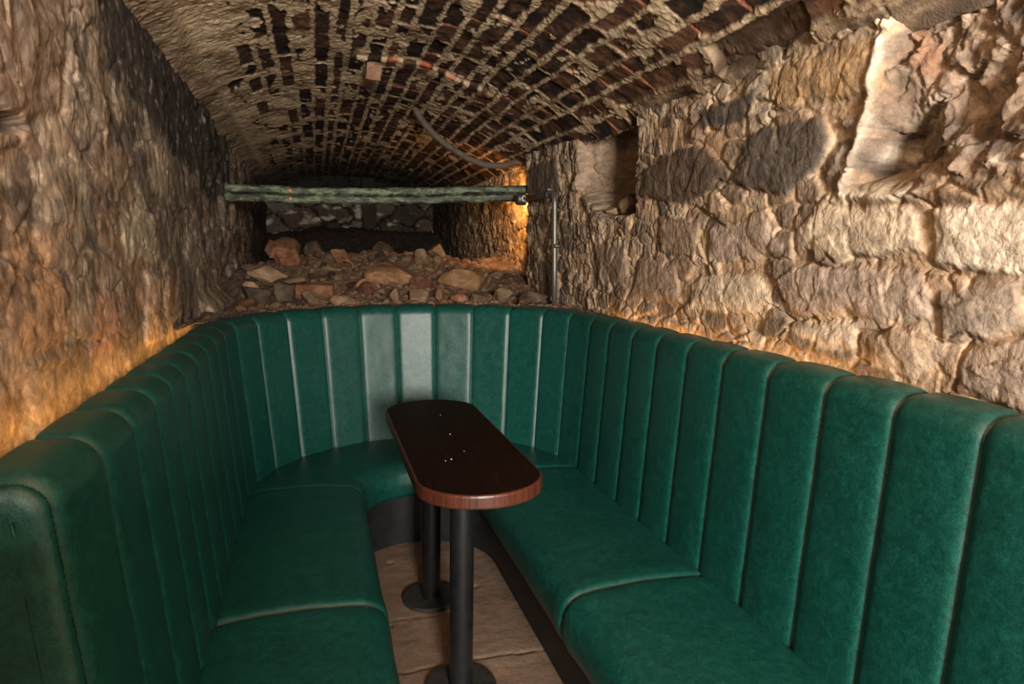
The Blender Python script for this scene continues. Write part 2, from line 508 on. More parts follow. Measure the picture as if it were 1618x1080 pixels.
    D -= 0.011 * crack * sstep(-0.25, 0.25, fbm(Y * 3, Z * 3, 2, 33)) * (1 - blocks)
    # broken-out recess near the camera with a shattered rock inside
    rec = [(1.40, 2.10), (1.375, 1.88), (1.40, 1.72), (1.46, 1.545), (1.20, 1.525), (0.55, 1.50), (0.55, 2.10)]
    sd = poly_sd(wy, wz, rec); m = sstep(0.0, 0.045, sd + 0.012 * fine)
    brk, b2, br = worley(wy * 7 + 0.4 * fbm(Y * 9, Z * 9, 3, 50), wz * 8, 52, 1.0)
    shard = ridged(wy * 9 + wz * 5, wz * 9 - wy * 4, 4, 51)
    rh, rq = facets(wy * 8 + wz * 2, wz * 9 - wy, 59, ids=True)
    rc = np.empty_like(col); rc[:] = L((150, 124, 98)); rc = rc * (0.72 + 0.5 * rq)[..., None]
    D = D * (1 - m) + m * (-0.050 - 0.055 * sstep(1.80, 1.66, Z) + 0.095 * sstep(1.39, 1.18, Y) * sstep(1.80, 1.58, Z) + 0.030 * (shard - 0.55) + 0.022 * rh + 0.026 * facets(wy * 4.4 + wz * 2, wz * 5 - wy, 53, 1.6) + 0.018 * facets(wy * 15, wz * 19 + wy * 5, 54, 1.5) + 0.006 * fine)
    rc = mix(rc, L((96, 80, 66)), sstep(-0.05, 0.45, fbm(Y * 6, Z * 7, 4, 55)))
    rc = mix(rc, L((214, 198, 172)), sstep(0.02, 0.4, fbm(Y * 7 + 4, Z * 9, 4, 57)) * sstep(1.78, 1.60, Z))
    rc = mix(rc, L((150, 100, 62)), sstep(0.1, 0.4, fbm(Y * 8 + 9, Z * 4, 3, 58)) * 0.7)
    rc = mix(rc, L((176, 142, 96)), sstep(1.02, 0.98, Y))
    lower = sstep(1.60, 1.535, Z + 0.01 * fine)
    rc = mix(rc, L((146, 118, 88)), lower); D += 0.02 * lower * m
    col = mix(col, rc, m)
    deep = sstep(0.985, 0.965, Y) * sstep(1.84, 1.78, Z) * m     # the recess drops away further at its near end
    D -= 0.22 * deep
    # white lime edge round the recess
    e = np.exp(-((poly_sd(wy, wz, rec) + 0.012) / 0.013) ** 2) * sstep(1.20, 1.33, Y) * sstep(1.95, 1.86, Z)
    col = mix(col, L((208, 190, 162)), np.clip(e * 1.1, 0, 1)); D += 0.012 * e
    # ledge under the recess
    D += 0.018 * np.exp(-((wz - 1.510) / 0.02) ** 2) * sstep(1.42, 1.35, Y)
    # tall niche
    nic = [(3.36, 1.99), (2.68, 1.96), (2.655, 1.54), (3.0, 1.54), (3.34, 1.70)]
    sdn = poly_sd(Y + 0.012 * fine, Z + 0.015 * fbm(Y * 14, Z * 14, 3, 61), nic); m = sstep(-0.006, 0.022, sdn)
    D = D - m * np.clip((3.40 - Y) * 0.95, 0.0, 0.24) * sstep(2.655, 2.675, Y)
    D = D - 0.0
    nc = np.empty_like(col); nc[:] = L((150, 124, 96))
    nc = mix(nc, L((190, 168, 138)), sstep(0.0, 0.4, fbm(Y * 5, Z * 6, 3, 62))); nc = mix(nc, L((90, 76, 62)), sstep(0.15, 0.5, fbm(Y * 6 + 5, Z * 5, 3, 63)))
    col = mix(col, nc, m)
    # deep vertical crack beside the pipe
    ck = np.exp(-((wy - 3.46 - 0.03 * (Z - 1.7)) / 0.016) ** 2) * sstep(1.50, 1.60, Z)
    D -= 0.05 * ck
    # the pier ends and the wall steps back
    st = sstep(4.20, 4.27, Y + 0.02 * fine)
    D -= 0.075 * st
    col = mix(col, col * np.array([1.0, 0.88, 0.72]), st * 0.7)  # orange lamp glow also tinted into the wall past the pier
    # dimness of the far end painted into the wall
    soot_shade = sstep(5.8, 7.4, Y + 0.5 * fbm(Y * 2, Z * 4, 3, 64))
    col = mix(col, L((46, 40, 34)), soot_shade * 0.9)
    # darker band under the vault
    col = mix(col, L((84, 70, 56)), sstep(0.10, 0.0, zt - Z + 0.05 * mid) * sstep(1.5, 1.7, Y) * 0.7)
    D += 0.0012 * fbm(Y * 70, Z * 70, 3, 66)
    col = tone(col, 0.80, (1.0, 0.99, 1.0))
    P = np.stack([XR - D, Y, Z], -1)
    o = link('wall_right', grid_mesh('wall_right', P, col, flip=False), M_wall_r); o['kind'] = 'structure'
    o['label'] = 'pale rubble stone wall with big weathered blocks behind the right bench'
    return o
build_wall_right()

# ---- left wall
def build_wall_left():
    ys = spacing(-0.75, Y_FAR, lambda y: 0.03 if y < 0.9 else 0.006 if y < 1.3 else max(0.0042, 0.8 * y * y / 650.0))
    k = np.linspace(0, 1, 330)
    Y = np.repeat(ys[None, :], len(k), 0)
    z0 = 0.55; zt = z_left(Y) + 0.09
    Z = z0 + (zt - z0) * k[:, None]
    wy = Y + 0.05 * fbm(Y * 2.4, Z * 2.4, 4, 101); wz = Z + 0.030 * fbm(Y * 4, Z * 5, 4, 102)
    fine = fbm(Y * 14, Z * 22, 5, 105, 0.6); mid = fbm(Y * 3.2, Z * 4.5, 4, 106); big = fbm(Y * 1.4, Z * 2.2, 3, 107)
    col = np.empty(Y.shape + (3,)); col[:] = L((150, 124, 94))
    col = mix(col, L((108, 88, 68)), sstep(0.0, 0.4, mid)); col = mix(col, L((166, 140, 106)), sstep(0.05, 0.45, -mid))
    col = mix(col, L((150, 106, 58)), sstep(0.05, 0.5, big) * sstep(1.75, 1.4, Z) * 0.8)
    D = 0.009 * mid + 0.004 * fine + 0.012 * big + 0.016 * facets(wy * 3.4, wz * 5.2, 110) + 0.0016 * facets(wy * 15, wz * 14, 111)
    D += (ridged(wy * 4, wz * 4, 3, 109) - 0.6) * 0.005
    la, lq = facets(wy * 6.5, wz * 5.5, 130, ids=True); lb, lq2 = facets(wy * 19, wz * 15, 131, ids=True); lc, lq3 = facets(wy * 42, wz * 30, 132, ids=True)
    col = col * (0.74 + 0.52 * lq)[..., None] * (0.80 + 0.40 * lq2)[..., None] * (0.86 + 0.28 * lq3)[..., None]
    D += 0.0015 * lb
    g1, g2, gr = worley(wy * 3.4 + 0.05 * fine, wz * 6.0, 135)
    gk = (1 - sstep(0.0, 0.05, g2 - g1 + 0.02 * fine)) * sstep(-0.15, 0.2, fbm(Y * 2.5, Z * 3, 3, 136))
    D -= 0.013 * gk
    gpal = np.array([L(c) for c in ((168, 144, 112), (104, 88, 72), (140, 118, 92), (182, 160, 126), (122, 98, 72))])
    gm = sstep(0.02, 0.08, g2 - g1) * (hash01((gr * 1e6).astype(np.int64)) > 0.45)
    gc = gpal[(gr * 971 % 5).astype(int)]
    col = col + (gc - col) * (gm * 0.6)[..., None]
    fl1, fl2, flr = worley(wy * 12, wz * 15, 137)
    flk = sstep(0.10, 0.2, fl2 - fl1) * (flr > 0.78)
    col = mix(col, L((192, 168, 134)), flk * 0.6); D += 0.003 * flk
    # blocks of stone, softly bedded
    f1, f2, r = worley(wy * 2.7, wz * 5.2, 103)
    m = sstep(0.02, 0.20, f2 - f1 + 0.10 * fine)
    pal = np.array([L(c) for c in ((146, 120, 88), (116, 96, 76), (162, 134, 98), (128, 102, 74), (138, 104, 66), (104, 88, 72))])
    pc = pal[(r * 991 % 6).astype(int)]
    col = col + (pc - col) * (m * 0.75)[..., None]
    D += m * (0.002 + 0.011 * (r * 17 % 1.0))
    # pits
    q1, q2, qr = worley(wy * 14, wz * 20, 113)
    D -= 0.008 * sstep(0.26, 0.08, q1) * (qr > 0.6)
    # named patches
    A = [([(2.192, 1.49), (2.61, 1.517), (2.595, 1.351), (2.207, 1.359)], (168, 150, 114), .016, .012),
         ([(2.633, 1.469), (2.992, 1.489), (2.796, 1.347), (2.607, 1.357)], (112, 94, 74), .010, .012),
         ([(1.67, 1.51), (1.831, 1.52), (1.801, 1.452), (1.65, 1.452)], (152, 130, 104), .014, .01),
         ([(1.463, 1.43), (1.664, 1.42), (1.652, 1.181), (1.433, 1.20)], (184, 130, 62), .004, .05),
         ([(1.87, 1.289), (2.106, 1.286), (2.068, 1.12), (1.862, 1.12)], (176, 120, 82), .014, .02),
         ([(2.435, 1.316), (2.778, 1.294), (2.672, 1.08), (2.378, 1.08)], (196, 158, 118), .018, .012),
         ([(1.20, 1.90), (1.539, 1.90), (1.829, 1.97), (1.746, 1.699), (1.608, 1.650), (1.20, 1.645)], (132, 102, 70), .020, .012),
         ([(1.851, 1.98), (2.142, 2.07), (2.148, 1.757), (2.1, 1.692), (1.784, 1.692)], (154, 128, 98), .016, .014),
         ([(1.744, 1.56), (2.12, 1.575), (2.164, 1.488), (1.754, 1.497)], (110, 86, 60), .0, .03)]
    for i, (p, c, hgt, soft) in enumerate(A):
        sd = poly_sd(wy, wz, p) + 0.012 * fine
        m = sstep(-soft, soft, sd)
        cc = np.empty_like(col); cc[:] = L(c)
        cc = mix(cc, L(c) * 0.7, sstep(0.0, 0.5, fbm(Y * 7 + i, Z * 7, 4, 140 + i)) * 0.7)
        col = mix(col, cc, m * 0.85); D += m * hgt
    # charcoal blotches
    bl = sstep(0.10, 0.24, fbm(wy * 5.5, wz * 6.5, 6, 141, 0.62)) * sstep(-0.3, 0.15, fbm(Y * 1.3, Z * 2, 2, 142))
    col = mix(col, L((66, 56, 46)), bl * 0.75)
    # grey streaks running down
    stq = sstep(0.02, 0.35, fbm(wy * 11, Z * 2.2, 5, 116))
    col = mix(col, L((84, 72, 60)), stq * 0.35)
    lime = sstep(0.12, 0.42, fbm(wy * 9 + 4, Z * 3.0, 5, 117)) * sstep(-0.2, 0.3, fbm(Y * 2, Z * 2, 2, 126))
    col = mix(col, L((206, 186, 152)), lime * 0.5)
    # old sooty black stain high on the wall
    soot_shade = [(2.10, 2.30), (2.551, 2.35), (5.4, 2.2), (4.9, 1.80), (4.2, 1.60), (3.22, 1.72), (2.654, 1.80), (2.264, 1.83), (2.144, 1.93)]
    sd = poly_sd(wy, wz, soot_shade) + 0.07 * fbm(Y * 5, Z * 5, 4, 118) + 0.045 * fine
    m = sstep(-0.03, 0.07, sd)
    col = mix(col, L((34, 28, 23)), m * 0.88)
    D += m * 0.006 * (ridged(Y * 11, Z * 9, 4, 119) - 0.5)
    spk = sstep(0.20, 0.45, fbm(Y * 22, Z * 16, 4, 127)) * m
    col = mix(col, L((150, 132, 106)), spk * 0.75)
    st2 = sstep(0.15, 0.5, fbm(wy * 4, wz * 3.3, 4, 121)) * sstep(2.3, 3.0, Y)
    col = mix(col, L((48, 40, 32)), st2 * 0.7)
    # dark open joint under the overhanging block near the camera
    wy2 = Y + 0.012 * fine; wz2 = Z + 0.010 * fine
    sd = poly_sd(wy2, wz2, [(0.60, 1.662), (1.40, 1.655), (1.56, 1.642), (1.60, 1.628), (1.52, 1.606), (1.42, 1.600), (0.60, 1.610)])
    D -= 0.085 * sstep(-0.003, 0.006, sd)
    col = mix(col, L((60, 46, 34)), sstep(-0.003, 0.006, sd))
    D += 0.010 * poly_mask(wy2, wz2, [(0.6, 2.4), (1.56, 2.3), (1.64, 1.80), (1.60, 1.655), (1.45, 1.662), (0.6, 1.668)], 0.012)
    # long standing stones towards the back
    fr = sstep(3.4, 4.6, Y)
    D += fr * (0.030 * (ridged(wy * 5.0, wz * 1.7, 3, 123) - 0.55) + 0.03 * facets(wy * 4.5, wz * 2.2, 124))
    col = mix(col, L((40, 34, 28)), sstep(5.2, 6.8, Y + 0.6 * mid) * 0.9)  # far end darkens: lack of light put into the colour
    # footing that spreads out behind the corner of the seat
    D += 0.13 * sstep(1.22, 1.08, Z + 0.03 * mid) * sstep(3.30, 3.62, Y) * sstep(4.6, 4.0, Y)
    D = D * (0.42 + 0.50 * sstep(3.2, 4.4, Y)) + 0.0006 * facets(wy * 46, wz * 52, 133) + 0.0006 * fbm(Y * 60, Z * 60, 3, 134)
    col = tone(col, 0.64, (1.16, 1.15, 1.16))
    P = np.stack([XL + D, Y, Z], -1)
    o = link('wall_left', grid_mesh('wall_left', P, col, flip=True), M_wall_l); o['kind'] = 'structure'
    o['label'] = 'weathered ochre and grey stone wall with a sooty black stain behind the left bench'
def poly_mask(x, y, p, soft):
    return sstep(-soft, soft, poly_sd(x, y, p))
build_wall_left()

# ---- vaulted brick ceiling
def build_vault():
    ys = np.concatenate([np.linspace(-0.75, 1.3, 60)[:-1], spacing(1.3, Y_FAR + 0.1, lambda y: max(0.0045, 0.62 * y * y / 1000.0))])
    a = np.linspace(0, 1, 460)
    Y = np.repeat(ys[None, :], len(a), 0); A = np.repeat(a[:, None], len(ys), 1)
    ARC = 2.02
    U = A * ARC
    fine = fbm(Y * 26, U * 30, 4, 205, 0.6); mid = fbm(Y * 6, U * 7, 4, 206); big = fbm(Y * 1.6, U * 1.9, 3, 207)
    un = U + 0.012 * fbm(U * 9, U * 0, 2, 214) + 0.009 * fbm(Y * 2.2, U * 3, 3, 208) + 0.004 * fine
    PITCH = 0.088
    ci = np.floor(un / PITCH); cu = un / PITCH - ci
    cseed = ci.astype(np.int64)
    zero = np.zeros_like(cseed)
    blen = 0.20 + 0.11 * hash01(cseed, zero + 5)
    yb = (Y + hash01(cseed, zero + 9) * 0.5 + 0.01 * fine) / blen
    bi = np.floor(yb).astype(np.int64); bv = yb - bi
    rid = hash01(cseed, bi, zero + 1); rid2 = hash01(cseed, bi, zero + 2); rid3 = hash01(cseed, bi, zero + 3)
    # distance in metres to the brick's edges
    du = np.minimum(cu, 1 - cu) * PITCH; dv = np.minimum(bv, 1 - bv) * blen
    rag = 0.016 * fbm(Y * 15, U * 21, 4, 210) + 0.010 * fine
    jw = 0.004 + 0.015 * hash01(cseed, zero + 13) ** 2 + 0.006 * np.clip(fbm(Y * 3, U * 5, 3, 233), 0, 1)
    bid = np.floor(yb + 0.5).astype(np.int64)
    jm = hash01(cseed, bid, zero + 31)
    vj = np.where(jm > 0.66, 0.002 + 0.03 * (jm - 0.66), -0.03)
    edge = np.minimum(du - jw, dv - vj) + rag * 0.8
    brick = sstep(0.0, 0.006, edge)
    # mortar smeared over some of the bricks, most of all towards the left springing
    thr = 0.20 - 0.34 * sstep(0.42, 0.12, A) + 0.07 * sstep(0.50, 0.70, A)
    cover = fbm(Y * 5.0 + 0.5 * rid, U * 10, 4, 212) * 0.95 + (rid - 0.5) * 0.55 + 0.16 * fine
    bare = sstep(0.03, -0.03, cover - thr)
    strong = (hash01(cseed, zero + 21) > 0.55) * (A > 0.12)      # courses that stayed clean
    bare = np.maximum(bare, strong * sstep(0.35, 0.2, rid))
    brick = brick * bare
    spring_l = sstep(0.075, 0.055, A + 0.010 * mid + 0.004 * fine)
    brick = brick * (1 - sstep(0.115, 0.095, A + 0.008 * mid) * (rid2 < 0.85))
    brick = brick * (1 - spring_l)
    # colours
    mort = np.empty(Y.shape + (3,)); mort[:] = L((200, 172, 134))
    mort = mix(mort, L((132, 106, 74)), sstep(0.0, 0.5, mid)); mort = mix(mort, L((206, 182, 144)), sstep(0.1, 0.5, -mid))
    mort = mix(mort, L((96, 76, 54)), sstep(0.1, 0.5, big) * 0.45)
    pal = np.array([L(c) for c in ((46, 31, 21), (68, 44, 28), (92, 60, 38), (42, 30, 22), (108, 70, 44), (76, 50, 32))])
    bc = pal[(rid2 * 6).astype(int).clip(0, 5)]
    bc = mix(bc, L((124, 80, 50)), sstep(-0.1, 0.4, fbm(Y * 9, U * 12, 3, 216)) * sstep(0.45, 0.75, A) * 0.85)
    bc = mix(bc, L((24, 17, 13)), sstep(0.0, 0.4, fbm(Y * 10 + 5, U * 13, 3, 217)) * 0.7)
    gap = sstep(0.0045, 0.0015, dv + 0.25 * rag) * (jm <= 0.66) * brick
    rim = sstep(0.016, 0.006, np.where(bv < 0.5, dv, 1.0) + 0.4 * rag) * (jm <= 0.66) * (rid3 > 0.35) * sstep(0.32, 0.55, A)
    bc = mix(bc, L((168, 92, 56)), rim * 0.75)
    bc = mix(bc, L((26, 19, 14)), gap)
    # fresh orange breaks where a row of bricks has dropped out
    yb0 = 3.52 + 0.16 * (A - 0.45) + 0.10 * fbm(U * 3.0, U * 0, 2, 218)
    fresh = np.exp(-((Y - yb0) / 0.020) ** 2) * sstep(0.40, 0.44, A) * sstep(0.88, 0.80, A) * sstep(-0.25, 0.15, fbm(U * 9, U * 0 + Y * 3, 2, 219))
    pc = np.empty_like(mort); pc[:] = L((148, 124, 96)); pc = mix(pc, L((176, 152, 120)), sstep(0, .5, fbm(Y * 4, U * 9, 4, 221))); pc = mix(pc, L((104, 86, 66)), sstep(0.1, .5, fbm(Y * 5, U * 11, 4, 222)))
    mort = mort * (0.9 + 0.25 * fbm(Y * 60, U * 66, 3, 231))[..., None]
    bc = bc * (0.82 + 0.5 * np.clip(fbm(Y * 30, U * 34, 3, 232), -.4, .8))[..., None]
    col = mix(mort, bc, brick)
    col = mix(col, pc, spring_l)
    col = mix(col, L((214, 104, 56)), np.clip(fresh, 0, 1) * 0.9)
    # dark springer stones on the right
    spr = sstep(0.945, 0.955, A + 0.008 * mid) * sstep(2.7, 2.4, Y + 0.4 * big)
    sc = np.empty_like(mort); sc[:] = L((140, 116, 88)); sc = mix(sc, L((88, 72, 55)), sstep(-0.2, 0.3, fbm(Y * 3, U * 22, 4, 223))); sc = mix(sc, L((160, 136, 104)), sstep(0.15, 0.5, fbm(Y * 7, U * 9, 3, 224)))
    col = mix(col, sc, spr)
    hole = poly_mask(Y + 0.02 * mid, U, [(1.55, 1.865), (1.98, 1.86), (2.02, 1.955), (1.62, 1.975)], 0.008)
    col = mix(col, L((78, 56, 38)), hole * 0.9)
    # darkness of the rear end put into the vault colour
    soot_shade = sstep(5.8, 7.6, Y + 0.8 * big)
    col = mix(col, L((26, 21, 17)), soot_shade * 0.85)
    col = tone(col, 0.86)
    # relief: mortar stands proud and rough, bricks sit behind it, each at its own height
    D = 0.010 * mid + 0.020 * big
    tilt = ((cu - 0.5) * (hash01(cseed, bi, zero + 6) - 0.5) + (bv - 0.5) * (hash01(cseed, bi, zero + 7) - 0.5)) * 0.016
    
    grit = fbm(Y * 60, U * 66, 3, 231)
    D += (1 - brick) * (0.0055 + 0.006 * fine + 0.0035 * grit) + brick * (0.0 + 0.010 * (rid3 - 0.5) + tilt + 0.003 * fine) - 0.012 * gap
    D += spring_l * (0.012 + 0.012 * fbm(Y * 3, U * 6, 3, 226)) + spr * (0.006 + 0.008 * (ridged(Y * 3, U * 16, 3, 227) - 0.5))
    D -= 0.035 * hole
    D -= 0.014 * sstep(yb0 + 0.0, yb0 - 0.02, Y) * sstep(0.38, 0.42, A) * sstep(0.80, 0.74, A)
    # section: point and inward normal
    X = XL - 0.03 + (XR - XL + 0.075) * A
    Z = vault_z(A, Y)
    dz = (vault_z(np.clip(A + .002, 0, 1), Y) - vault_z(np.clip(A - .002, 0, 1), Y)) / ((XR - XL + 0.075) * .004)
    nn = np.sqrt(1 + dz * dz)
    P = np.stack([X + D * dz / nn, Y, Z - D / nn], -1)
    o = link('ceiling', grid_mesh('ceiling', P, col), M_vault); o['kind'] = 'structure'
    o['label'] = 'low barrel vault of dark bricks smeared with rough mortar'
build_vault()

# ---- floor
def build_floor():
    ys = np.linspace(-3.0, 3.5, 760); xs = np.linspace(-0.6, 1.4, 280)
    X, Y = np.meshgrid(xs, ys, indexing='ij')
    fine = fbm(X * 20, Y * 20, 4, 301); mid = fbm(X * 4, Y * 4, 4, 302)
    col = np.empty(X.shape + (3,)); col[:] = L((114, 92, 76))
    col = mix(col, L((128, 106, 88)), sstep(0, .5, mid)); col = mix(col, L((102, 82, 67)), sstep(0.05, .5, -mid))
    def crack(y0, s): return np.exp(-((Y - y0 - 0.03 * fbm(X * 5, X * 0, 3, s)) / 0.005) ** 2)
    ck = crack(2.13, 303) + 0.6 * crack(2.45, 305) * sstep(0.55, 0.45, X)
    pit = sstep(0.2, 0.05, worley(X * 9, Y * 9, 306)[0]) * (worley(X * 9, Y * 9, 306)[2] > 0.93)
    Z = 0.004 * mid + 0.002 * fine - 0.006 * np.clip(ck, 0, 1) - 0.006 * pit
    Z = Z - 0.004
    o = link('floor', grid_mesh('floor', np.stack([X, Y, Z], -1), col), M_floor); o['kind'] = 'structure'
    o['label'] = 'sandy screeded floor with fine cracks under the table'
build_floor()

# ---- rear end wall, the dark of the far end put into its stone colours
def build_back():
    xs = np.linspace(XL - 0.1, XR + 0.15, 260); zs = np.linspace(0.6, 2.5, 240)
    X, Z = np.meshgrid(xs, zs, indexing='ij')
    fine = fbm(X * 16, Z * 16, 4, 401)
    f1, f2, r = worley(X * 2.6 + .35 * fbm(X * 5, Z * 5, 4, 402), Z * 4.2 + .35 * fbm(X * 5, Z * 5, 4, 405), 403)
    m = sstep(0.00, 0.10, f2 - f1 + 0.10 * fine)
    pal = np.array([L(c) for c in ((104, 98, 90), (80, 70, 60), (62, 55, 48), (86, 74, 62), (92, 84, 76))])
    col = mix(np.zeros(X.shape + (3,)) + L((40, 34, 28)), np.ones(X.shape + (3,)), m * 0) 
    col = col + (pal[(r * 983 % 5).astype(int)] - col) * m[..., None]
    col = mix(col, L((190, 184, 172)), sstep(0.08, 0.35, fbm(X * 5, Z * 9, 5, 406)) * m * 0.8)
    D = m * (0.03 + 0.06 * (r * 7 % 1)) + 0.03 * fine + 0.03 * facets(X * 7, Z * 8, 407)
    post = sstep(0.09, 0.075, np.abs(X - 0.62))
    D = D * (1 - post) + 0.16 * post; col = mix(col, L((58, 48, 40)), post)
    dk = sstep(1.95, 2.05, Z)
    col = mix(col, L((24, 20, 17)), dk)  # dark band below the vault painted in
    low = sstep(1.62, 1.50, Z + 0.05 * fbm(X * 4, Z * 4, 3, 404)); col = mix(col, L((38, 31, 25)), low * 0.85)  # darkness behind the heap painted in
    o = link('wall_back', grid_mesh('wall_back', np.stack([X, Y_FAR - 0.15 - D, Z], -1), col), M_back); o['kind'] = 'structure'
    o['label'] = 'grey stone end wall with painted-in darkness beyond the rubble heap'
build_back()

# ---- low wall added out of view behind the camera to shade the left bench
def build_shade_wall():
    xs = np.linspace(XL - 0.4, SHADE_EDGE, 70); zs = np.linspace(-0.01, 1.50, 60)
    P = []
    for side in (0, 1):
        X, Z = np.meshgrid(xs, zs, indexing='ij')
        Yv = (-0.72 if side == 0 else -1.0) + 0.02 * fbm(X * 5, Z * 5, 4, 451 + side)
        P.append(np.stack([X, Yv, Z], -1))
    P[0][:, -1, 1] = -0.86; P[1][:, -1, 1] = -0.861
    Pm = np.concatenate([P[0], P[1][::-1]], 0)
    col = np.zeros(Pm.shape) + L((150, 122, 90))
    o = link('shade_wall', grid_mesh('shade_wall', Pm, col), M_wall_l); o['kind'] = 'structure'
    o['label'] = 'added low wall out of view that shades the left bench'
SHADE_EDGE = 0.06
build_shade_wall()

# ---- the heap of dirt behind the booth
def y_start(x):
    return CY + np.sqrt(np.clip(0.915 ** 2 - (x - CX) ** 2, 0.0, None))
def mound(x, y, detail=True):
    x = np.asarray(x, float); y = np.asarray(y, float)
    t = y - 3.66
    ridge = 1.335 + 0.025 * np.sin(x * 3 + 1.0) - 0.05 * sstep(0.1, -0.5, x)
    z = 1.085 + (ridge - 1.085) * sstep(0.0, 1.45, t)
    z = z - 0.30 * sstep(5.05, 5.6, y) + 0.55 * sstep(6.4, 8.2, y)
    z = z + 0.045 * fbm(x * 3.2, y * 2.6, 3, 501) * sstep(0.05, 0.5, t)
    if detail:
        z = z + 0.022 * fbm(x * 11, y * 9, 4, 502)
    return z
def build_dirt():
    us = np.linspace(0, 1, 260); vs = np.linspace(0, 1, 300) ** 1.6
    U, V = np.meshgrid(us, vs, indexing='ij')
    X = XL - 0.02 + (XR + 0.10 - XL) * U
    Y = y_start(X) + V * (Y_FAR - 0.1 - y_start(X))
    Z = mound(X, Y)
    f1, f2, r = worley(X * 26, Y * 20, 505)
    Z = Z + 0.014 * sstep(0.0, 0.3, f2 - f1) * (r > 0.55)
    mid = fbm(X * 4, Y * 4, 4, 506)
    col = np.empty(X.shape + (3,)); col[:] = L((118, 82, 52))
    col = mix(col, L((140, 104, 72)), sstep(0.0, 0.45, mid)); col = mix(col, L((84, 62, 44)), sstep(0.0, 0.5, -mid))
    col = mix(col, L((150, 122, 94)), (r > 0.8) * sstep(0.05, 0.3, f2 - f1) * 0.8)
    col = mix(col, L((92, 76, 60)), sstep(0.15, -0.3, X) * 0.7)
    col = mix(col, L((30, 25, 20)), sstep(4.9, 5.5, Y) * 0.9)  # unlit ground past the ridge, darkness mixed into the colour
    col = tone(col, 0.8)
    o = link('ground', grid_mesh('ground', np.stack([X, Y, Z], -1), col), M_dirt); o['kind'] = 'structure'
    o['label'] = 'brown dirt and fine rubble heaped behind the round end of the booth'
build_dirt()

# ------------------------------------------------------------------ rubble
def rock_mesh(name, seed, size=(1, 1, 1), cuts=9, rough=0.06, sub=3):
    rnd = random.Random(seed)
    bm = bmesh.new(); bmesh.ops.create_icosphere(bm, subdivisions=sub, radius=1.0)
    planes = []
    for _ in range(cuts):
        n = Vector((rnd.gauss(0, 1), rnd.gauss(0, 1), rnd.gauss(0, 1))).normalized()
        planes.append((n, rnd.uniform(0.42, 0.78)))
    for v in bm.verts:
        p = v.co.copy()
        for n, d in planes:
            k = p.dot(n)
            if k > d: p -= n * (k - d) * 0.94
        j = math.sin(p.x * 9 + seed) * math.cos(p.y * 8 - seed) * math.sin(p.z * 10 + 2 * seed)
        p *= 1 + rough * j
        v.co = Vector((p.x * size[0], p.y * size[1], p.z * size[2]))
    me = bpy.data.meshes.new(name); bm.to_mesh(me); bm.free()
    me.polygons.foreach_set('use_smooth', [False] * len(me.polygons))
    return me

def brick_mesh(name, dims, seed, broken=0.0):
    rnd = random.Random(seed)
    bm = bmesh.new(); bmesh.ops.create_cube(bm, size=1.0)
    bmesh.ops.subdivide_edges(bm, edges=bm.edges, cuts=5, use_grid_fill=True)
    for v in bm.verts:
        p = v.co
        if broken and p.x > 0.2:
            p.x -= broken * (0.4 + 0.8 * abs(math.sin(p.y * 7 + seed) * math.cos(p.z * 6 + seed))) * (p.x - 0.2)
        e = sum(1 for c in p if abs(abs(c) - 0.5) < 1e-4)
        if e >= 2: p *= 0.972
        v.co = Vector((p.x * dims[0], p.y * dims[1], p.z * dims[2])) + Vector((rnd.gauss(0, 1), rnd.gauss(0, 1), rnd.gauss(0, 1))) * 0.0014
    me = bpy.data.meshes.new(name); bm.to_mesh(me); bm.free()
    return me

def shard_mesh(name, r, thick, arc, length, seed):
    """a piece of broken terracotta, curved like a bowl or a roof tile"""
    bm = bmesh.new(); nu, nv = 12, 8
    rnd = random.Random(seed)
    def ring(rad):
        g = []
        for i in range(nu + 1):
            a = -arc / 2 + arc * i / nu
            g.append([bm.verts.new((rad * math.sin(a), -length / 2 + length * j / nv + 0.08 * length * math.sin(i * 0.9 + seed) * (j / nv), rad * math.cos(a) - r + 0.006 * r * rnd.gauss(0, 1))) for j in range(nv + 1)])
        return g
    A, B = ring(r), ring(r - thick)
    for i in range(nu):
        for j in range(nv):
            bm.faces.new((A[i][j], A[i + 1][j], A[i + 1][j + 1], A[i][j + 1]))
            bm.faces.new((B[i][j], B[i][j + 1], B[i + 1][j + 1], B[i + 1][j]))
    for i in range(nu):
        bm.faces.new((A[i][0], B[i][0], B[i + 1][0], A[i + 1][0])); bm.faces.new((A[i][nv], A[i + 1][nv], B[i + 1][nv], B[i][nv]))
    for j in range(nv):
        bm.faces.new((A[0][j], A[0][j + 1], B[0][j + 1], B[0][j])); bm.faces.new((A[nu][j], B[nu][j], B[nu][j + 1], A[nu][j + 1]))
    bmesh.ops.recalc_face_normals(bm, faces=bm.faces)
    me = bpy.data.meshes.new(name); bm.to_mesh(me); bm.free()
    return me

NAMED = []
def put(name, me, mat, x, y, dz, rot, label, cat, group=None, z=None):
    NAMED.append((x, y, 0.85 * max(math.hypot(v.co.x, v.co.y) for v in me.vertices)))
    o = link(name, me, mat)
    zz = float(mound(x, y)) + dz if z is None else z
    o.location = (x, y, zz); o.rotation_euler = rot
    tag(o, label, cat, group)
    return o

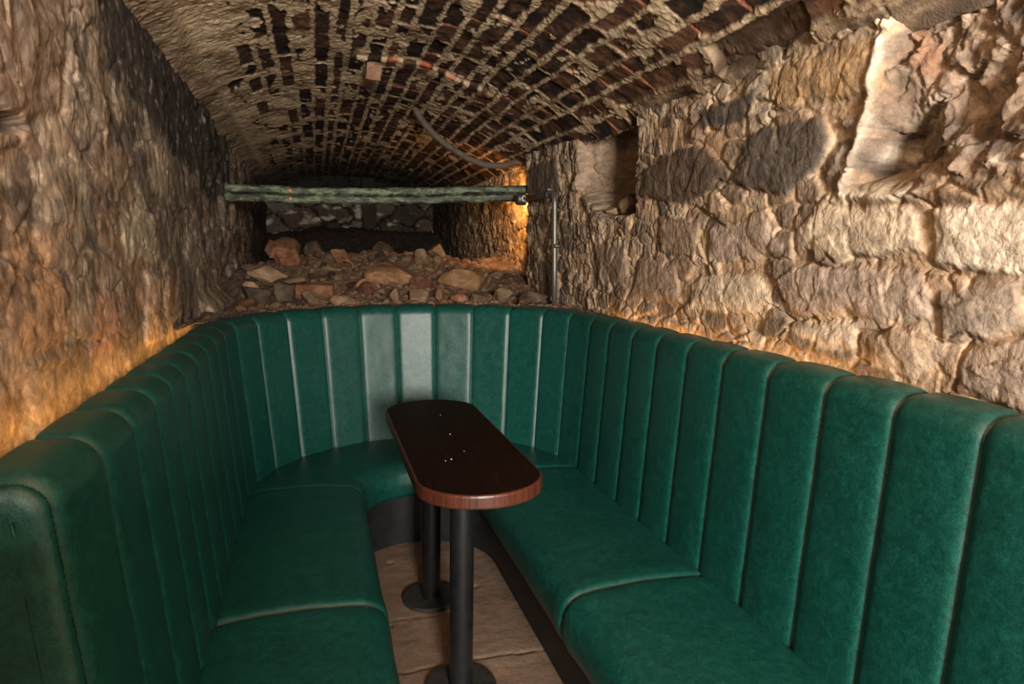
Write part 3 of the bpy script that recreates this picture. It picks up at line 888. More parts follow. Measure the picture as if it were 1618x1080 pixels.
# RUBBLE_SPOTS: (name, kind, x, y, size, rotation, material, label)
def build_rubble():
    put('broken_brick', brick_mesh('broken_brick', (.12, .10, .085), 1, .0), M_brick, -0.235, 4.74, .085, (0.5, 0.2, 0.5), 'red broken brick propped up at the left end of the rubble ridge', 'brick')
    put('broken_brick', brick_mesh('broken_brick', (.13, .10, .075), 2, .08), M_brick, -0.175, 4.66, .045, (0.7, -0.1, 0.35), 'dull broken brick leaning in front of the propped up red brick', 'brick')
    put('loose_brick', brick_mesh('loose_brick', (.205, .10, .068), 3, .0), M_brick, -0.01, 4.03, .030, (0.12, 0.02, -0.08), 'long whole brown brick lying flat in the rubble, left of the curved tile', 'brick')
    put('terracotta_shard', shard_mesh('terracotta_shard', .075, .016, 2.3, .13, 1), M_brick, 0.19, 4.62, .080, (0.6, 0.3, 0.5), 'orange curved terracotta shard standing near the ridge of the rubble', 'tile')
    put('terracotta_shard', shard_mesh('terracotta_shard', .09, .014, 1.3, .12, 2), M_rock, 0.12, 4.50, .035, (0.1, 0.1, 1.1), 'pale curved tile piece lying under the orange terracotta shard', 'tile')
    put('roof_tile', shard_mesh('roof_tile', .085, .016, 2.2, .16, 3), M_brick, 0.245, 3.94, .085, (-0.35, 0.1, 0.35), 'curved broken roof tile standing open towards the booth', 'tile')
    put('flat_boulder', rock_mesh('flat_boulder', 11, (.20, .17, .085), 10, .04, 4), M_rock_brown, 0.865, 4.22, .055, (0.32, 0.05, 0.1), 'biggest flat brown boulder at the right side of the rubble', 'rock')
    put('brown_boulder', rock_mesh('brown_boulder', 15, (.20, .20, .075), 9, .05, 4), M_rock_brown, 0.47, 4.30, .030, (0.25, -0.1, 0.5), 'dirt covered brown boulder in the middle of the rubble', 'rock')
    put('grey_block', rock_mesh('grey_block', 12, (.095, .085, .07), 8, .03), M_rock, 0.70, 4.66, .045, (0.3, 0.3, 0.8), 'squared grey block on the ridge left of the flat boulder', 'rock')
    put('grey_wedge', rock_mesh('grey_wedge', 13, (.075, .06, .06), 6, .03), M_rock, 0.83, 4.86, .060, (0.2, 0.6, 0.1), 'grey wedge of stone on the ridge behind the flat boulder', 'rock')
    put('loose_brick', brick_mesh('loose_brick', (.11, .07, .06), 4, .05), M_brick, 0.60, 4.10, .030, (0.4, 0.35, -0.7), 'small red brick end tilted beside the big flat boulder', 'brick')
    put('pale_stone', rock_mesh('pale_stone', 14, (.125, .10, .075), 9, .05), M_rock, -0.285, 4.38, .045, (0.1, 0.2, 0.4), 'pale knobbly stone against the left wall below the propped bricks', 'rock')
    put('pale_stone', rock_mesh('pale_stone', 16, (.055, .05, .04), 9, .05), M_rock, -0.365, 4.20, .030, (0.2, 0.1, 0.9), 'small pale rounded stone near the left wall of the rubble', 'rock')
    put('long_slate', rock_mesh('long_slate', 17, (.15, .075, .030), 8, .03), M_rock, -0.155, 4.20, .040, (0.05, -0.15, -0.25), 'long thin grey slab slanting above the long brown brick', 'rock')
    put('dark_stone', rock_mesh('dark_stone', 18, (.085, .075, .075), 9, .05), M_rock_dark, -0.325, 3.90, .045, (0.3, 0.1, 0.2), 'dark angular stone near the left wall, in the front of the rubble', 'rock')
    put('brown_stone', rock_mesh('brown_stone', 19, (.09, .075, .075), 9, .04), M_rock_dark, -0.17, 3.89, .045, (0.1, 0.5, 1.2), 'dark brown rounded stone in the front row left of the pale broad stone', 'rock')
    front = [(-0.02, 3.70, .10, .050, M_rock, 21, 'broad pale stone in the front row below the long brown brick'),
             (0.13, 3.67, .075, .042, M_rock, 22, 'front row stone left of the dark gap behind the booth'),
             (0.42, 3.78, .070, .050, M_rock, 23, 'squared pale stone in the front row, right of the curved roof tile'),
             (0.545, 3.76, .085, .050, M_rock, 24, 'widest squared pale stone in the front row above the booth seams'),
             (0.665, 3.74, .045, .048, M_rock_brown, 25, 'ochre upright stone in the front row, right of the widest squared stone'),
             (0.765, 3.69, .058, .040, M_brick, 26, 'reddish sloping stone in the front row'),
             (0.875, 3.66, .090, .042, M_rock, 27, 'low grey stone in the front row right of the reddish sloping stone'),
             (1.005, 3.63, .085, .060, M_rock, 28, 'knobbly grey stone in the front row beside the pier foot'),
             (1.16, 3.55, .095, .055, M_rock_dark, 29, 'dark cracked stone behind the seat corner beside the metal pipe'),
             (-0.36, 3.60, .085, .050, M_rock_brown, 30, 'ochre stone glowing in the left corner behind the seat')]
    for x, y, s, h, m, sd, lab in front:
        sq = 6 if sd in (23, 24, 25, 26) else 9
        put('front_stone', rock_mesh('front_stone', sd, (s, s * .75, h), sq, .03), m, x, y + 0.09, h * .55, (0.25 * math.sin(sd), 0.2 * math.cos(sd), sd * 1.3), lab, 'rock', 'stones along the front of the rubble')
    # back of the heap, in the dark
    for x, y, s, m, lab in ((-0.28, 7.3, .17, M_rock_brown, 'yellowish stone in the dark at the far left of the vault'),
                            (0.02, 7.2, .14, M_rock_dark, 'dark stone at the far left of the vault, right of the yellowish one'),
                            (1.08, 6.1, .10, M_rock, 'pale pinkish stone in the dark against the right wall'),
                            (1.15, 5.75, .085, M_brick, 'reddish chip of stone below the pale pinkish one'),
                            (0.62, 7.1, .17, M_rock_dark, 'large dark stone in front of the back wall')):
        put('far_stone', rock_mesh('far_stone', int(x * 100) + 71, (s, s, s * .8), 8, .05), m, x, y, s * .5, (0.2, 0.4, x * 3), lab, 'rock', 'stones in the dark end of the vault')
    # loose pieces nobody could tell apart
    kinds = [rock_mesh('stone_chip', 50 + i, (1, random.uniform(.6, .95), random.uniform(.4, .75)), random.choice((5, 6, 7, 9)), .05, 2) for i in range(9)]
    rnd = random.Random(11); n = 0; spots = list(NAMED); tries = 0
    while n < 170 and tries < 60000:
        tries += 1
        x = rnd.uniform(-0.42, 1.18); y = rnd.uniform(3.55, 4.95)
        if y < float(y_start(np.array(x))) + 0.10: continue
        if 0.3 < x < 0.95 and 3.95 < y < 4.5 and rnd.random() < 0.75: continue
        s = rnd.choice((.016, .02, .026, .034, .045, .06)) * (0.9 + 0.6 * (x < 0.15))
        if any(math.hypot(x - a, y - b) < (s + c) * 0.95 for a, b, c in spots): continue
        spots.append((x, y, s)); n += 1
        mt = rnd.choices((M_rock, M_rock_dark, M_rock_brown, M_brick), (5, 2, 2, 1.2))[0]
        o = bpy.data.objects.new('stone_chip', kinds[n % 9]); COL.objects.link(o)
        if not kinds[n % 9].materials: kinds[n % 9].materials.append(M_rock)
        o.material_slots[0].link = 'OBJECT'; o.material_slots[0].material = mt
        o.location = (x, y, float(mound(x, y)) + s * 0.25); o.scale = (s, s, s)
        o.rotation_euler = (rnd.uniform(-.5, .5), rnd.uniform(-.5, .5), rnd.uniform(0, 6))
        tag(o, 'small broken stone chip lying loose in the rubble heap', 'rock', 'loose stone chips of the rubble heap')
build_rubble()

# stones lying in the niche
o = link('niche_stone', rock_mesh('niche_stone', 41, (.062, .062, .058), 14, .03, 3), M_rock); o.location = (1.37, 2.86, 1.59)
tag(o, 'rounded stone sitting in the niche of the right wall', 'rock')
o = link('niche_stone', rock_mesh('niche_stone', 42, (.05, .042, .036), 7, .03, 3), M_rock); o.location = (1.345, 2.98, 1.565); o.rotation_euler = (0.3, 0.2, 0.5)
tag(o, 'small squared stone in the niche left of the rounded stone', 'rock')

# brick that has slipped out of the vault
o = link('slipped_brick', brick_mesh('slipped_brick', (.075, .12, .15), 9), rock_material('pinkish_brick', L((110, 76, 62)), L((142, 104, 86)), L((164, 130, 110))))
o.location = (0.315, 3.66, 2.325); o.rotation_euler = (0.5, 0.05, 0.1)
tag(o, 'pinkish brick slipped down out of the vault beside the orange breaks', 'brick')

# ------------------------------------------------------------------ booth
# path parameter t: below 0 the left straight (metres), 0..pi the round end (radians), above pi the right straight
def path(t, r):
    t = np.asarray(t, float); r = np.asarray(r, float)
    th = np.clip(t, 0, PI) - PI / 2
    x = CX + r * np.sin(th); y = CY + r * np.cos(th)
    y = y + np.where(t < 0, t, 0) - np.where(t > PI, t - PI, 0)
    return x, y
Y_END_L, Y_END_R = 1.030, 0.33
T0, T1 = Y_END_L - CY, PI + CY - Y_END_R

banquette = thing('banquette', 'green leather horseshoe banquette with channelled back around the table', 'bench', (CX, CY, 0))

def child(name, me, mat, parent=banquette):
    o = link(name, me, mat); o.parent = parent
    o.matrix_parent_inverse = Matrix.Translation(-Vector((CX, CY, 0))) if parent is banquette else Matrix()
    return o

def build_backrest():
    deg = PI / 180
    seams = [T0] + [y - CY for y in (1.243, 1.437, 1.632, 1.80, 1.975, 2.178, 2.380, 2.590)]
    seams += [(90 + a) * deg for a in (-89.3, -74.8, -60.2, -45.2, -30.0, -15.2, -0.6, 14.2, 29.5, 45.0, 60.5, 75.4)]
    seams += [PI + CY - y for y in (2.79, 2.585, 2.372, 2.174, 1.968, 1.762, 1.55, 1.335, 1.13, 0.93, 0.73, 0.53, 0.33)]
    # samples along the path, crowded towards the seams
    uu = (1 - np.cos(np.linspace(0, PI, 25))) / 2
    uu = 0.55 * uu + 0.45 * (3 * uu ** 2 - 2 * uu ** 3)
    ts, ds, us = [], [], []
    for a, b in zip(seams, seams[1:]):
        w = b - a
        for u in uu[:-1]:
            ts.append(a + w * u); us.append(u)
            arc = 0.0 <= a + 1e-6 and b <= PI + 1e-6
            ds.append(min(u, 1 - u) * w * (0.72 if arc else 1.0))
    ts.append(seams[-1]); ds.append(0.0); us.append(0.0)
    ts, ds, us = map(np.array, (ts, ds, us))
    # profile: (r, z), inner face upwards, over the top, down the back
    prof = []
    r0, z0, r1, z1 = 0.688, 0.33, 0.750, 1.045
    for k in np.linspace(0, 1, 34): prof.append((r0 + (r1 - r0) * k, z0 + (z1 - z0) * k))
    rad = 0.055
    cxr, czr = r1 + rad * 0.995, z1 - 0.004
    for k in np.linspace(0, 1, 14)[1:]:
        a = PI - (PI / 2) * k
        prof.append((cxr + rad * math.cos(a), czr + rad * math.sin(a)))
    zt = czr + rad
    for k in np.linspace(0, 1, 10)[1:]: prof.append((cxr + (0.845 - cxr) * k, zt + 0.001 * k))
    for k in np.linspace(0, 1, 6)[1:]:
        a = PI / 2 * (1 - k); prof.append((0.845 + 0.012 * math.cos(a), zt - 0.011 + 0.012 * math.sin(a)))
    for k in (0.02, 0.045, 0.075, 0.11, 0.2, 0.5, 1.0): prof.append((0.857, zt - 0.011 - k * 0.8))
    prof = np.array(prof)
    tan = np.gradient(prof, axis=0); tan /= np.linalg.norm(tan, axis=1)[:, None]
    nrm = np.stack([-tan[:, 1], tan[:, 0]], 1)         # towards the sitter / upwards
    nprof = len(prof)
    amp = np.ones(nprof); amp[-13:] *= np.linspace(1, 0.0, 13)
    puff = 0.0115 * (1 - np.exp(-(ds / 0.0085) ** 1.25)) + 0.0045 * np.sin(PI * us)
    Tt = np.repeat(ts[None, :], nprof, 0)
    wr = 0.0016 * fbm(Tt * 9, np.repeat(prof[:, 1:2], len(ts), 1) * 7, 3, 601)
    d = amp[:, None] * (puff[None, :] - 0.012 + wr)
    r = prof[:, 0:1] + d * nrm[:, 0:1]; z = prof[:, 1:2] + d * nrm[:, 1:2]
    # rounded cushion end at the left entry
    capw = np.ones(nprof); capw[-22:-12] = np.linspace(1, 0.0, 10); capw[-12:] = 0.0
    e = 0.026; ctr = np.array([0.765, 0.75])
    def end_rings(t, sgn, r_e, z_e):
        out = []
        for k in np.linspace(0, 1, 9)[1:]:
            a = k * PI / 2
            ins = e * (1 - math.cos(a)); adv = e * math.sin(a)
            hump = 0.006 * math.sin(k * PI)
            rn = r_e + nrm[:, 0] * (hump - ins) * capw
            zn = np.minimum(z_e + nrm[:, 1] * (hump - ins) * (capw > 0.99), z_e.max() + hump - ins)
            out.append((t + sgn * adv, rn, zn))
        return out
    cols = [(ts[i], r[:, i], z[:, i]) for i in range(len(ts))]
    head = end_rings(T0, -1, r[:, 0], z[:, 0])[::-1]
    # close the end towards the middle of the section
    caps = []
    for ins, bl in ((0.003, 0.0005), (0.006, 0.0008), (0.010, 0.0009), (0.012, 0.0009), (0.014, 0.0009)):
        t_, r_, z_ = head[0]
        caps.append((t_ - bl, r_ - nrm[:, 0] * ins * capw, np.minimum(z_ - nrm[:, 1] * ins * (capw > 0.99), z_.max() - ins)))
    cols = caps[::-1] + head + cols
    t_ = cols[-1]
    cols.append((T1, np.full(nprof, 0.79), np.clip(t_[2] - 0.03, 0.2, 1.035)))
    Tm = np.array([np.full(nprof, c[0]) for c in cols]).T
    Rm = np.array([c[1] for c in cols]).T; Zm = np.array([c[2] for c in cols]).T
    fl = sstep(-0.02, 0.11, (zt - 0.011 - prof[-7:, 1]) / 0.8) - 0.07
    Rm[-7:] += 0.034 * fl[:, None] * sstep(-0.2, -1.2, Tm[-7:])
    X, Y = path(Tm, Rm)
    me = grid_mesh('backrest', np.stack([X, Y, Zm], -1), None, flip=True)
    bm = bmesh.new(); bm.from_mesh(me); bm.verts.ensure_lookup_table()
    ncol = Tm.shape[1]
    f = bm.faces.new([bm.verts[i * ncol] for i in range(nprof)]); f.smooth = False
    for g in bmesh.ops.triangulate(bm, faces=[f])['faces']: g.smooth = False; bmesh.ops.recalc_face_normals(bm, faces=bm.faces)
    bm.to_mesh(me); bm.free()
    b = child('backrest', me, M_leather)
    # stitching along the end seam
    bm = bmesh.new()
    rr, zz = r[:, 0], z[:, 0]
    acc = 0.0
    for i in range(6, 54):
        if i + 1 >= nprof: break
        a = np.array([rr[i], zz[i]]); c = np.array([rr[i + 1], zz[i + 1]])
        n_st = max(1, int(np.linalg.norm(c - a) / 0.008))
        for k in range(n_st):
            p = a + (c - a) * (k + 0.15) / n_st; q = a + (c - a) * (k + 0.75) / n_st
            pts = []
            for w in (p, q):
                w = w + nrm[i] * 0.0025
                x, y = path(T0 - 0.004, w[0]); pts.append((float(x), float(y), float(w[1])))
            tube_bm(bm, pts, 0.0009, 5)
    st = bm_obj('stitching', bm, simple('dark_thread', (6, 40, 32), 0.6))
    st.parent = b; st.matrix_parent_inverse = Matrix()
    st['label'] = 'dark thread stitching along the end seam'
build_backrest()

def build_cushion(ta, tb, label=None):
    e = 0.022
    # profile, front bottom to back bottom (closed later)
    rf, zb, ztop, rad = 0.250, 0.243, 0.410, 0.070
    prof = [(0.40, zb), (rf + 0.030, zb), (rf + 0.010, zb + 0.008)]
    for k in np.linspace(0, 1, 8): prof.append((rf - 0.010 * math.sin(PI * k * 0.8), zb + 0.022 + k * (ztop - rad - zb - 0.022)))
    for k in np.linspace(0, 1, 14)[1:]:
        a = PI - (PI / 2) * k; prof.append((rf - 0.006 * (1 - k) + rad + rad * math.cos(a), ztop - rad + rad * math.sin(a)))
    for k in np.linspace(0, 1, 22)[1:]:
        rr = rf + rad + (0.705 - rf - rad) * k
        prof.append((rr, ztop + 0.014 * math.sin(PI * min(1.0, 0.06 + k * 0.86)) - 0.004 * k))
    for k in np.linspace(0, 1, 5)[1:]: prof.append((0.708, ztop - 0.004 - k * 0.16))
    prof = np.array(prof)
    tan = np.gradient(prof, axis=0); tan /= np.linalg.norm(tan, axis=1)[:, None]
    nrm = np.stack([-tan[:, 1], tan[:, 0]], 1)
    arc = ta > -0.1 and tb < PI + 0.1
    met = 0.45 if arc else 1.0
    g = 0.0015 / met
    ta += g; tb -= g
    ea = e / met
    ks = np.linspace(0, 1, 9)
    tt = [ta + ea * (1 - math.cos(k * PI / 2)) for k in ks] + list(np.linspace(ta + ea, tb - ea, 60)[1:-1]) + [tb - ea * (1 - math.cos(k * PI / 2)) for k in ks[::-1]]
    n = len(tt); cols = []
    for t in tt:
        d = min(t - ta, tb - t) / ea
        d = min(1.0, max(0.0, d))
        ins = e * (1 - math.sqrt(max(0, 1 - (1 - d) ** 2)))
        lift = 0.006 * math.exp(-((min(t - ta, tb - t) * met - 0.05) / 0.05) ** 2) * 0.6     # fuller next to the seam
        w = np.clip((prof[:, 1] - zb) / 0.1, 0, 1)
        wr = 0.0022 * fbm(np.full(len(prof), t * 5.0), prof[:, 0] * 9, 3, 611)
        rr = prof[:, 0] + nrm[:, 0] * (-ins + lift + wr); zz = prof[:, 1] + nrm[:, 1] * ((-ins + lift + wr) * np.where(w > 0, 1, 0.2))
        zz = np.maximum(zz, zb - 0.001)
        cols.append((t, rr, zz))
    a0, a1 = cols[0], cols[-1]
    cen = lambda c: (c[0], np.full(len(prof), 0.48), np.full(len(prof), 0.33))
    cols = [cen(a0)] + cols + [cen(a1)]
    # close underneath
    Tm = np.array([np.full(len(prof) + 1, c[0]) for c in cols]).T
    Rm = np.array([np.append(c[1], c[1][0]) for c in cols]).T; Zm = np.array([np.append(c[2], c[2][0]) for c in cols]).T
    X, Y = path(Tm, Rm)
    o = child('seat_cushion', grid_mesh('seat_cushion', np.stack([X, Y, Zm], -1), None, flip=True), M_leather)
    if label: o['label'] = label
build_cushion(T0 + 0.0, 1.845 - CY, 'seat cushion nearest the entry on the left bench')
build_cushion(1.845 - CY, 0.05, 'second seat cushion of the left bench')
build_cushion(0.05, PI + 0.0, 'curved seat cushion round the end of the booth')
build_cushion(PI + 0.0, PI + CY - 1.735, 'second seat cushion of the right bench')
build_cushion(PI + CY - 1.735, PI + CY - 0.70, 'near seat cushion of the right bench')

def build_base():
    # black plinth under the seats
    prof = np.array([(0.318, 0.0), (0.318, 0.195), (0.288, 0.200), (0.288, 0.240), (0.60, 0.240), (0.825, 0.26), (0.825, 0.0), (0.318, 0.0)])
    tt = np.concatenate([np.linspace(T0 + 0.01, 0, 12)[:-1], np.linspace(0, PI, 64), np.linspace(PI, T1 - 0.01, 14)[1:]])
    tt = np.concatenate([[tt[0]], tt, [tt[-1]]])
    Tm = np.repeat(tt[None, :], len(prof), 0); Rm = np.repeat(prof[:, 0:1], len(tt), 1); Zm = np.repeat(prof[:, 1:2], len(tt), 1)
    Rm[:, 0] = 0.6; Zm[:, 0] = 0.15; Rm[:, -1] = 0.6; Zm[:, -1] = 0.15
    X, Y = path(Tm, Rm)
    me = grid_mesh('plinth', np.stack([X, Y, Zm], -1), None, flip=True)
    me.polygons.foreach_set('use_smooth', [False] * len(me.polygons))
    o = child('plinth', me, M_black); o['label'] = 'black painted plinth under the seat'
build_base()

# ------------------------------------------------------------------ table
def build_table():
    t = thing('table', 'narrow dark wood table with rounded ends on two black posts', 'table', (0.397, 2.26, 0))
    inv = Matrix.Translation(-Vector((0.397, 2.26, 0)))
    cx, hw = 0.425, 0.182; y0, y1 = 1.665, 2.84; zt, zb = 0.757, 0.717
    def outline(ins):
        pts = []; r = hw - ins; n = 28
        # squashed half rounds: the ends are a little flatter than a semicircle
        for k in range(n + 1):
            a = PI + PI * k / n; pts.append((cx + r * math.cos(a), y0 + hw * 0.92 + (hw * 0.92 - ins) * math.sin(a)))
        for k in range(n + 1):
            a = PI * k / n; pts.append((cx + r * math.cos(a), y1 - hw * 0.92 + (hw * 0.92 - ins) * math.sin(a)))
        return pts
    bm = bmesh.new(); rings = []
    for ins, z in ((0.006, zb), (0.0015, zb + 0.002), (0, zb + 0.006), (0, zt - 0.007), (0.0018, zt - 0.0022), (0.007, zt)):
        rings.append([bm.verts.new((x, y, z)) for x, y in outline(ins)])
    n = len(rings[0])
    for j, (A, B) in enumerate(zip(rings, rings[1:])):
        for k in range(n):
            f = bm.faces.new((A[k], A[(k + 1) % n], B[(k + 1) % n], B[k])); f.material_index = 1
    bm.faces.new(rings[0]); ft = bm.faces.new(rings[-1]); ft.material_index = 0
    mi = [f.material_index for f in bm.faces]
    top = bm_obj('tabletop', bm, M_wood, smooth=False); top.data.materials.append(M_wood_edge)
    top.data.polygons.foreach_set('material_index', mi)
    top.parent = t; top.matrix_parent_inverse = inv; top['label'] = 'dark stained wooden top with a reddish edge'
    for y in (1.985, 2.575):
        bx, tx = 0.396, 0.408
        bm = bmesh.new(); pr = 0.0375
        pts = [(bx + (tx - bx) * k, y, 0.014 + (zb - 0.014) * k) for k in np.linspace(0, 1, 6)]
        tube_bm(bm, pts, pr, 40)
        p = bm_obj('post', bm, M_steel_black); p.parent = t; p.matrix_parent_inverse = inv
        md = p.modifiers.new('edge', 'EDGE_SPLIT'); md.split_angle = 0.7
        bm = bmesh.new()
        lathe_bm(bm, [(0.112, 0.0), (0.114, 0.002), (0.114, 0.012), (0.111, 0.015), (0.05, 0.0155)], (bx, y), 56)
        b = bm_obj('base_plate', bm, M_base); b.parent = t; b.matrix_parent_inverse = inv
        md = b.modifiers.new('edge', 'EDGE_SPLIT'); md.split_angle = 0.6
        bm = bmesh.new()
        lathe_bm(bm, [(0.09, zb - 0.006), (0.09, zb - 0.001)], (tx, y), 40)
        b = bm_obj('mounting_plate', bm, M_steel_black, smooth=False); b.parent = t; b.matrix_parent_inverse = inv
build_table()

def build_crumbs():
    rnd = random.Random(3)
    for k, (x, y) in enumerate([(0.355, 1.98), (0.375, 1.99), (0.43, 2.06), (0.425, 2.27), (0.44, 2.55)]):
        bm = bmesh.new(); bmesh.ops.create_icosphere(bm, subdivisions=1, radius=0.0016 + 0.0006 * (k % 2))
        for v in bm.verts: v.co += Vector((rnd.gauss(0, 1), rnd.gauss(0, 1), rnd.gauss(0, 1))) * 0.0004
        o = bm_obj('crumb', bm, M_crumb); o.location = (x, y, 0.7590)
        tag(o, 'tiny pale crumb of plaster on the dark tabletop', 'crumb', 'crumbs on the tabletop')
build_crumbs()

# ------------------------------------------------------------------ crossbar, pipe, strap
def build_crossbar():
    Lp, Rp = Vector((-0.56, 4.50, 1.726)), Vector((1.335, 4.30, 1.738))
    t = thing('crossbar', 'verdigris green double rail spanning the vault above the rubble', 'beam', (0.4, 4.4, 1.73))
    inv = Matrix.Translation(-Vector((0.4, 4.4, 1.73)))
    d = (Rp - Lp); ln = d.length
    for dz, joints, sag in ((0.026, (0.30, 0.72, 0.86), 0.022), (-0.026, (0.31, 0.62), 0.018)):
        bm = bmesh.new(); n = 90; prof = []
        hh, ww, ch = 0.0245, 0.032, 0.010
        sec = [(-ww, -hh + ch), (-ww + ch, -hh), (ww - ch, -hh), (ww, -hh + ch), (ww, hh - ch), (ww - ch, hh), (-ww + ch, hh), (-ww, hh - ch)]
        rings = []
        for i in range(n + 1):
            k = i / n
            p = Lp + d * k + Vector((0, 0, dz - sag * math.sin(PI * min(1, k * 1.15)) * (1 if k < 0.87 else 0.5) + 0.0025 * math.sin(k * 31 + dz * 90)))
            g = 1.0
            for j in joints:
                if abs(k - j) < 0.0045: g = 0.93
            rings.append([bm.verts.new(p + Vector((0, y * g, z * g))) for y, z in sec])
        for A, B in zip(rings, rings[1:]):
            for q in range(8): bm.faces.new((A[q], A[(q + 1) % 8], B[(q + 1) % 8], B[q]))
        bm.faces.new(rings[0]); bm.faces.new(rings[-1])
        o = bm_obj('rail', bm, M_green, smooth=False); o.parent = t; o.matrix_parent_inverse = inv
    for k, dz in ((0.225, 0.02), (0.225, -0.028)):
        bm = bmesh.new(); p = Lp + d * k
        lathe_bm(bm, [(0.008, 0), (0.013, 0.002), (0.013, 0.008), (0.006, 0.012)], (0, 0), 16)
        o = bm_obj('bolt', bm, simple('rusty_bolt', (176, 128, 98), 0.6, 0.2)); o.parent = t
        o.matrix_parent_inverse = inv; o.location = p + Vector((0, -0.031, dz - 0.012)); o.rotation_euler = (PI / 2, 0, 0)
build_crossbar()

def build_pipe():
    t = thing('conduit_pipe', 'bent silver metal conduit pipe clipped to the right wall', 'pipe', (1.26, 3.5, 1.08))
    inv = Matrix.Translation(-Vector((1.26, 3.5, 1.08)))
    x = 1.235
    pts = [(x, 3.49, 1.02), (x, 3.495, 1.3), (x, 3.50, 1.60)]
    R_ = 0.055; cy, cz = 3.50 + R_, 1.625
    for k in np.linspace(0, 1, 12):
        a = PI - (PI / 2) * k
        pts.append((x, cy + R_ * math.cos(a), cz + R_ * math.sin(a)))
    pts += [(x + 0.003, 3.75, 1.684), (x + 0.012, 4.10, 1.694)]
    bm = bmesh.new(); tube_bm(bm, pts, 0.0145, 18)
    o = bm_obj('pipe', bm, M_metal); o.parent = t; o.matrix_parent_inverse = inv
    for (y, z, ax) in ((3.497, 1.405, 'z'), (3.60, 1.682, 'y')):
        bm = bmesh.new()
        p = Vector((x, y, z)); dv = Vector((0, 0, 1)) if ax == 'z' else Vector((0, 1, 0)); sd = Vector((0, 1, 0)) if ax == 'z' else Vector((0, 0, 1))
        tube_bm(bm, [p - dv * 0.011, p + dv * 0.011], 0.019, 18)
        for s in (-1, 1):
            c = p + sd * 0.028 * s
            tube_bm(bm, [c - Vector((0.012, 0, 0)), c + Vector((0.028, 0, 0))], 0.007, 8)
        tube_bm(bm, [p + Vector((0.01, 0, 0)), p + Vector((0.045, 0, 0))], 0.006, 8)
        o = bm_obj('pipe_clip', bm, M_metal); o.parent = t; o.matrix_parent_inverse = inv
    bm = bmesh.new()
    lathe_bm(bm, [(0.030, -0.03), (0.036, -0.028), (0.036, 0.022), (0.030, 0.03), (0.018, 0.032)], (0, 0), 28)
    o = bm_obj('junction_box', bm, M_metal_dark); o.parent = t; o.matrix_parent_inverse = inv
    o.location = (1.235, 4.13, 1.692); o.rotation_euler = (0, -PI / 2, 0)
    bm = bmesh.new(); tube_bm(bm, [(1.243, 4.075, 1.693), (1.246, 4.10, 1.693)], 0.021, 6)
    o = bm_obj('coupling_nut', bm, M_metal, smooth=False); o.parent = t; o.matrix_parent_inverse = inv
build_pipe()

def build_strap():
    K = [(0.600, 4.42, 2.335), (0.640, 4.43, 2.245), (0.70, 4.45, 2.165), (0.79, 4.47, 2.085), (0.90, 4.48, 2.015), (1.00, 4.49, 1.965), (1.11, 4.49, 1.935), (1.22, 4.48, 1.935), (1.32, 4.46, 1.965)]
    pts = []
    n = len(K)
    for i in range(n - 1):
        p0, p1, p2, p3 = (Vector(K[max(i - 1, 0)]), Vector(K[i]), Vector(K[i + 1]), Vector(K[min(i + 2, n - 1)]))
        for s in np.linspace(0, 1, 8)[:-1]:
            pts.append(0.5 * ((2 * p1) + (p2 - p0) * s + (2 * p0 - 5 * p1 + 4 * p2 - p3) * s * s + (3 * p1 - p0 - 3 * p2 + p3) * s ** 3))
    pts.append(Vector(K[-1]))
    bm = bmesh.new(); tube_bm(bm, pts, 0.021, 12)
    o = bm_obj('hanging_hose', bm, M_strap)
    tag(o, 'dusty grey hose hanging in a curve from the vault to the right wall', 'hose')
build_strap()

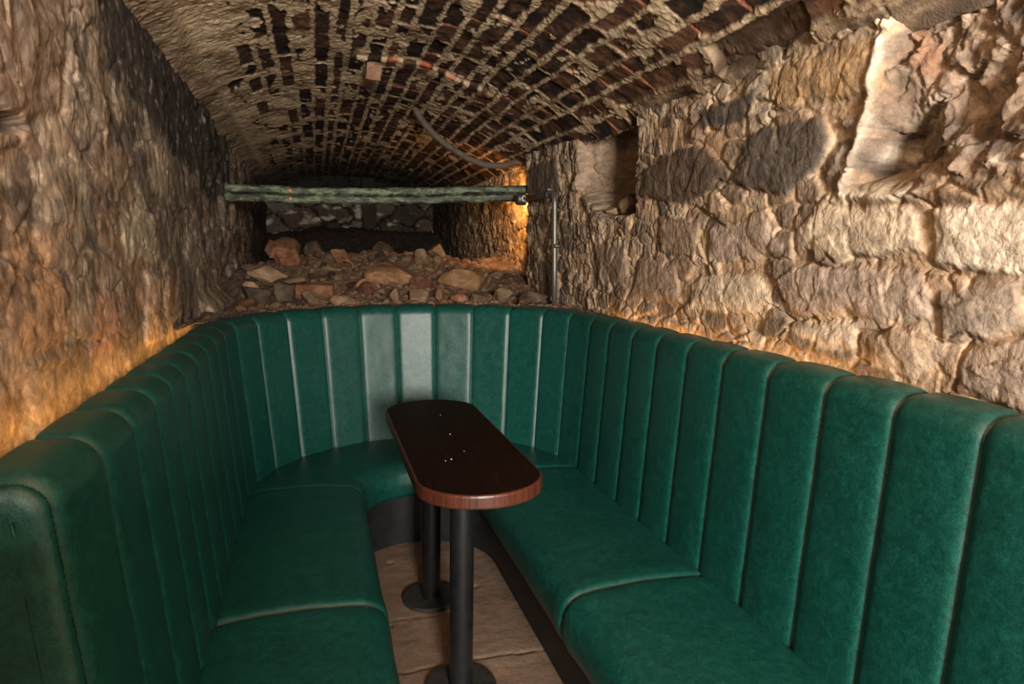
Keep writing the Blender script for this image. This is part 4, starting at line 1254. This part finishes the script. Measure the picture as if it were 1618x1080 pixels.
# ------------------------------------------------------------------ light
def area(name, loc, target, sx, sy, power, color, spread=None):
    d = bpy.data.lights.new(name, 'AREA'); d.shape = 'RECTANGLE'; d.size = sx; d.size_y = sy
    d.energy = power; d.color = color
    if spread: d.spread = spread
    o = bpy.data.objects.new(name, d); COL.objects.link(o); o.location = loc
    o.rotation_euler = (Vector(target) - Vector(loc)).to_track_quat('-Z', 'Y').to_euler()
    return o

WARM = (1.0, 0.94, 0.86)
# the lit room one enters from, behind the camera
area('doorway_light', (0.15, -2.6, 1.65), (0.45, 3.0, 1.15), 0.7, 0.7, 450, WARM)
area('vault_fill_light', (0.62, -0.85, 0.30), (0.50, 0.00, 2.2), 1.0, 0.4, 130, (1.0, 0.88, 0.74), 1.25)  # added fill to brighten the vault and upper left wall
# warm strips tucked behind the backrest
LED = (1.0, 0.47, 0.10)
def strip(y0, y1, x, z, tx, tz, power):
    o = area('led_strip_light', (x, (y0 + y1) / 2, z), (tx, (y0 + y1) / 2, tz), 0.012, y1 - y0, power, LED)
    d = (Vector((tx, 0, tz)) - Vector((x, 0, z))).normalized()
    zc = -d; yc = Vector((0, 1, 0)); xc = yc.cross(zc)
    o.matrix_world = Matrix(((xc.x, yc.x, zc.x, x), (xc.y, yc.y, zc.y, (y0 + y1) / 2), (xc.z, yc.z, zc.z, z), (0, 0, 0, 1)))
strip(1.0, 3.3, -0.482, 1.055, -0.56, 1.20, 1.35)
strip(1.3, 2.9, 1.264, 1.045, 1.31, 1.22, 1.3)
# lamp hidden behind the pier
d = bpy.data.lights.new('pier_lamp', 'SPOT'); d.energy = 30; d.color = (1.0, 0.50, 0.15); d.shadow_soft_size = 0.03
d.spot_size = 2.5; d.spot_blend = 1.0
o = bpy.data.objects.new('pier_lamp', d); COL.objects.link(o); o.location = (1.215, 4.365, 1.69)
o.rotation_euler = (Vector((1.36, 5.0, 1.62)) - o.location).to_track_quat('-Z', 'Y').to_euler()

w = bpy.data.worlds.new('world'); scene.world = w; w.use_nodes = True
bg = w.node_tree.nodes['Background']; bg.inputs['Color'].default_value = (1.0, 0.86, 0.72, 1); bg.inputs['Strength'].default_value = 0.40

vs = scene.view_settings
scene.display_settings.display_device = 'sRGB'
vs.view_transform = 'Standard'; vs.look = 'None'; vs.gamma = 1.0; vs.exposure = 0.0
try: vs.use_curve_mapping = False
except Exception: pass
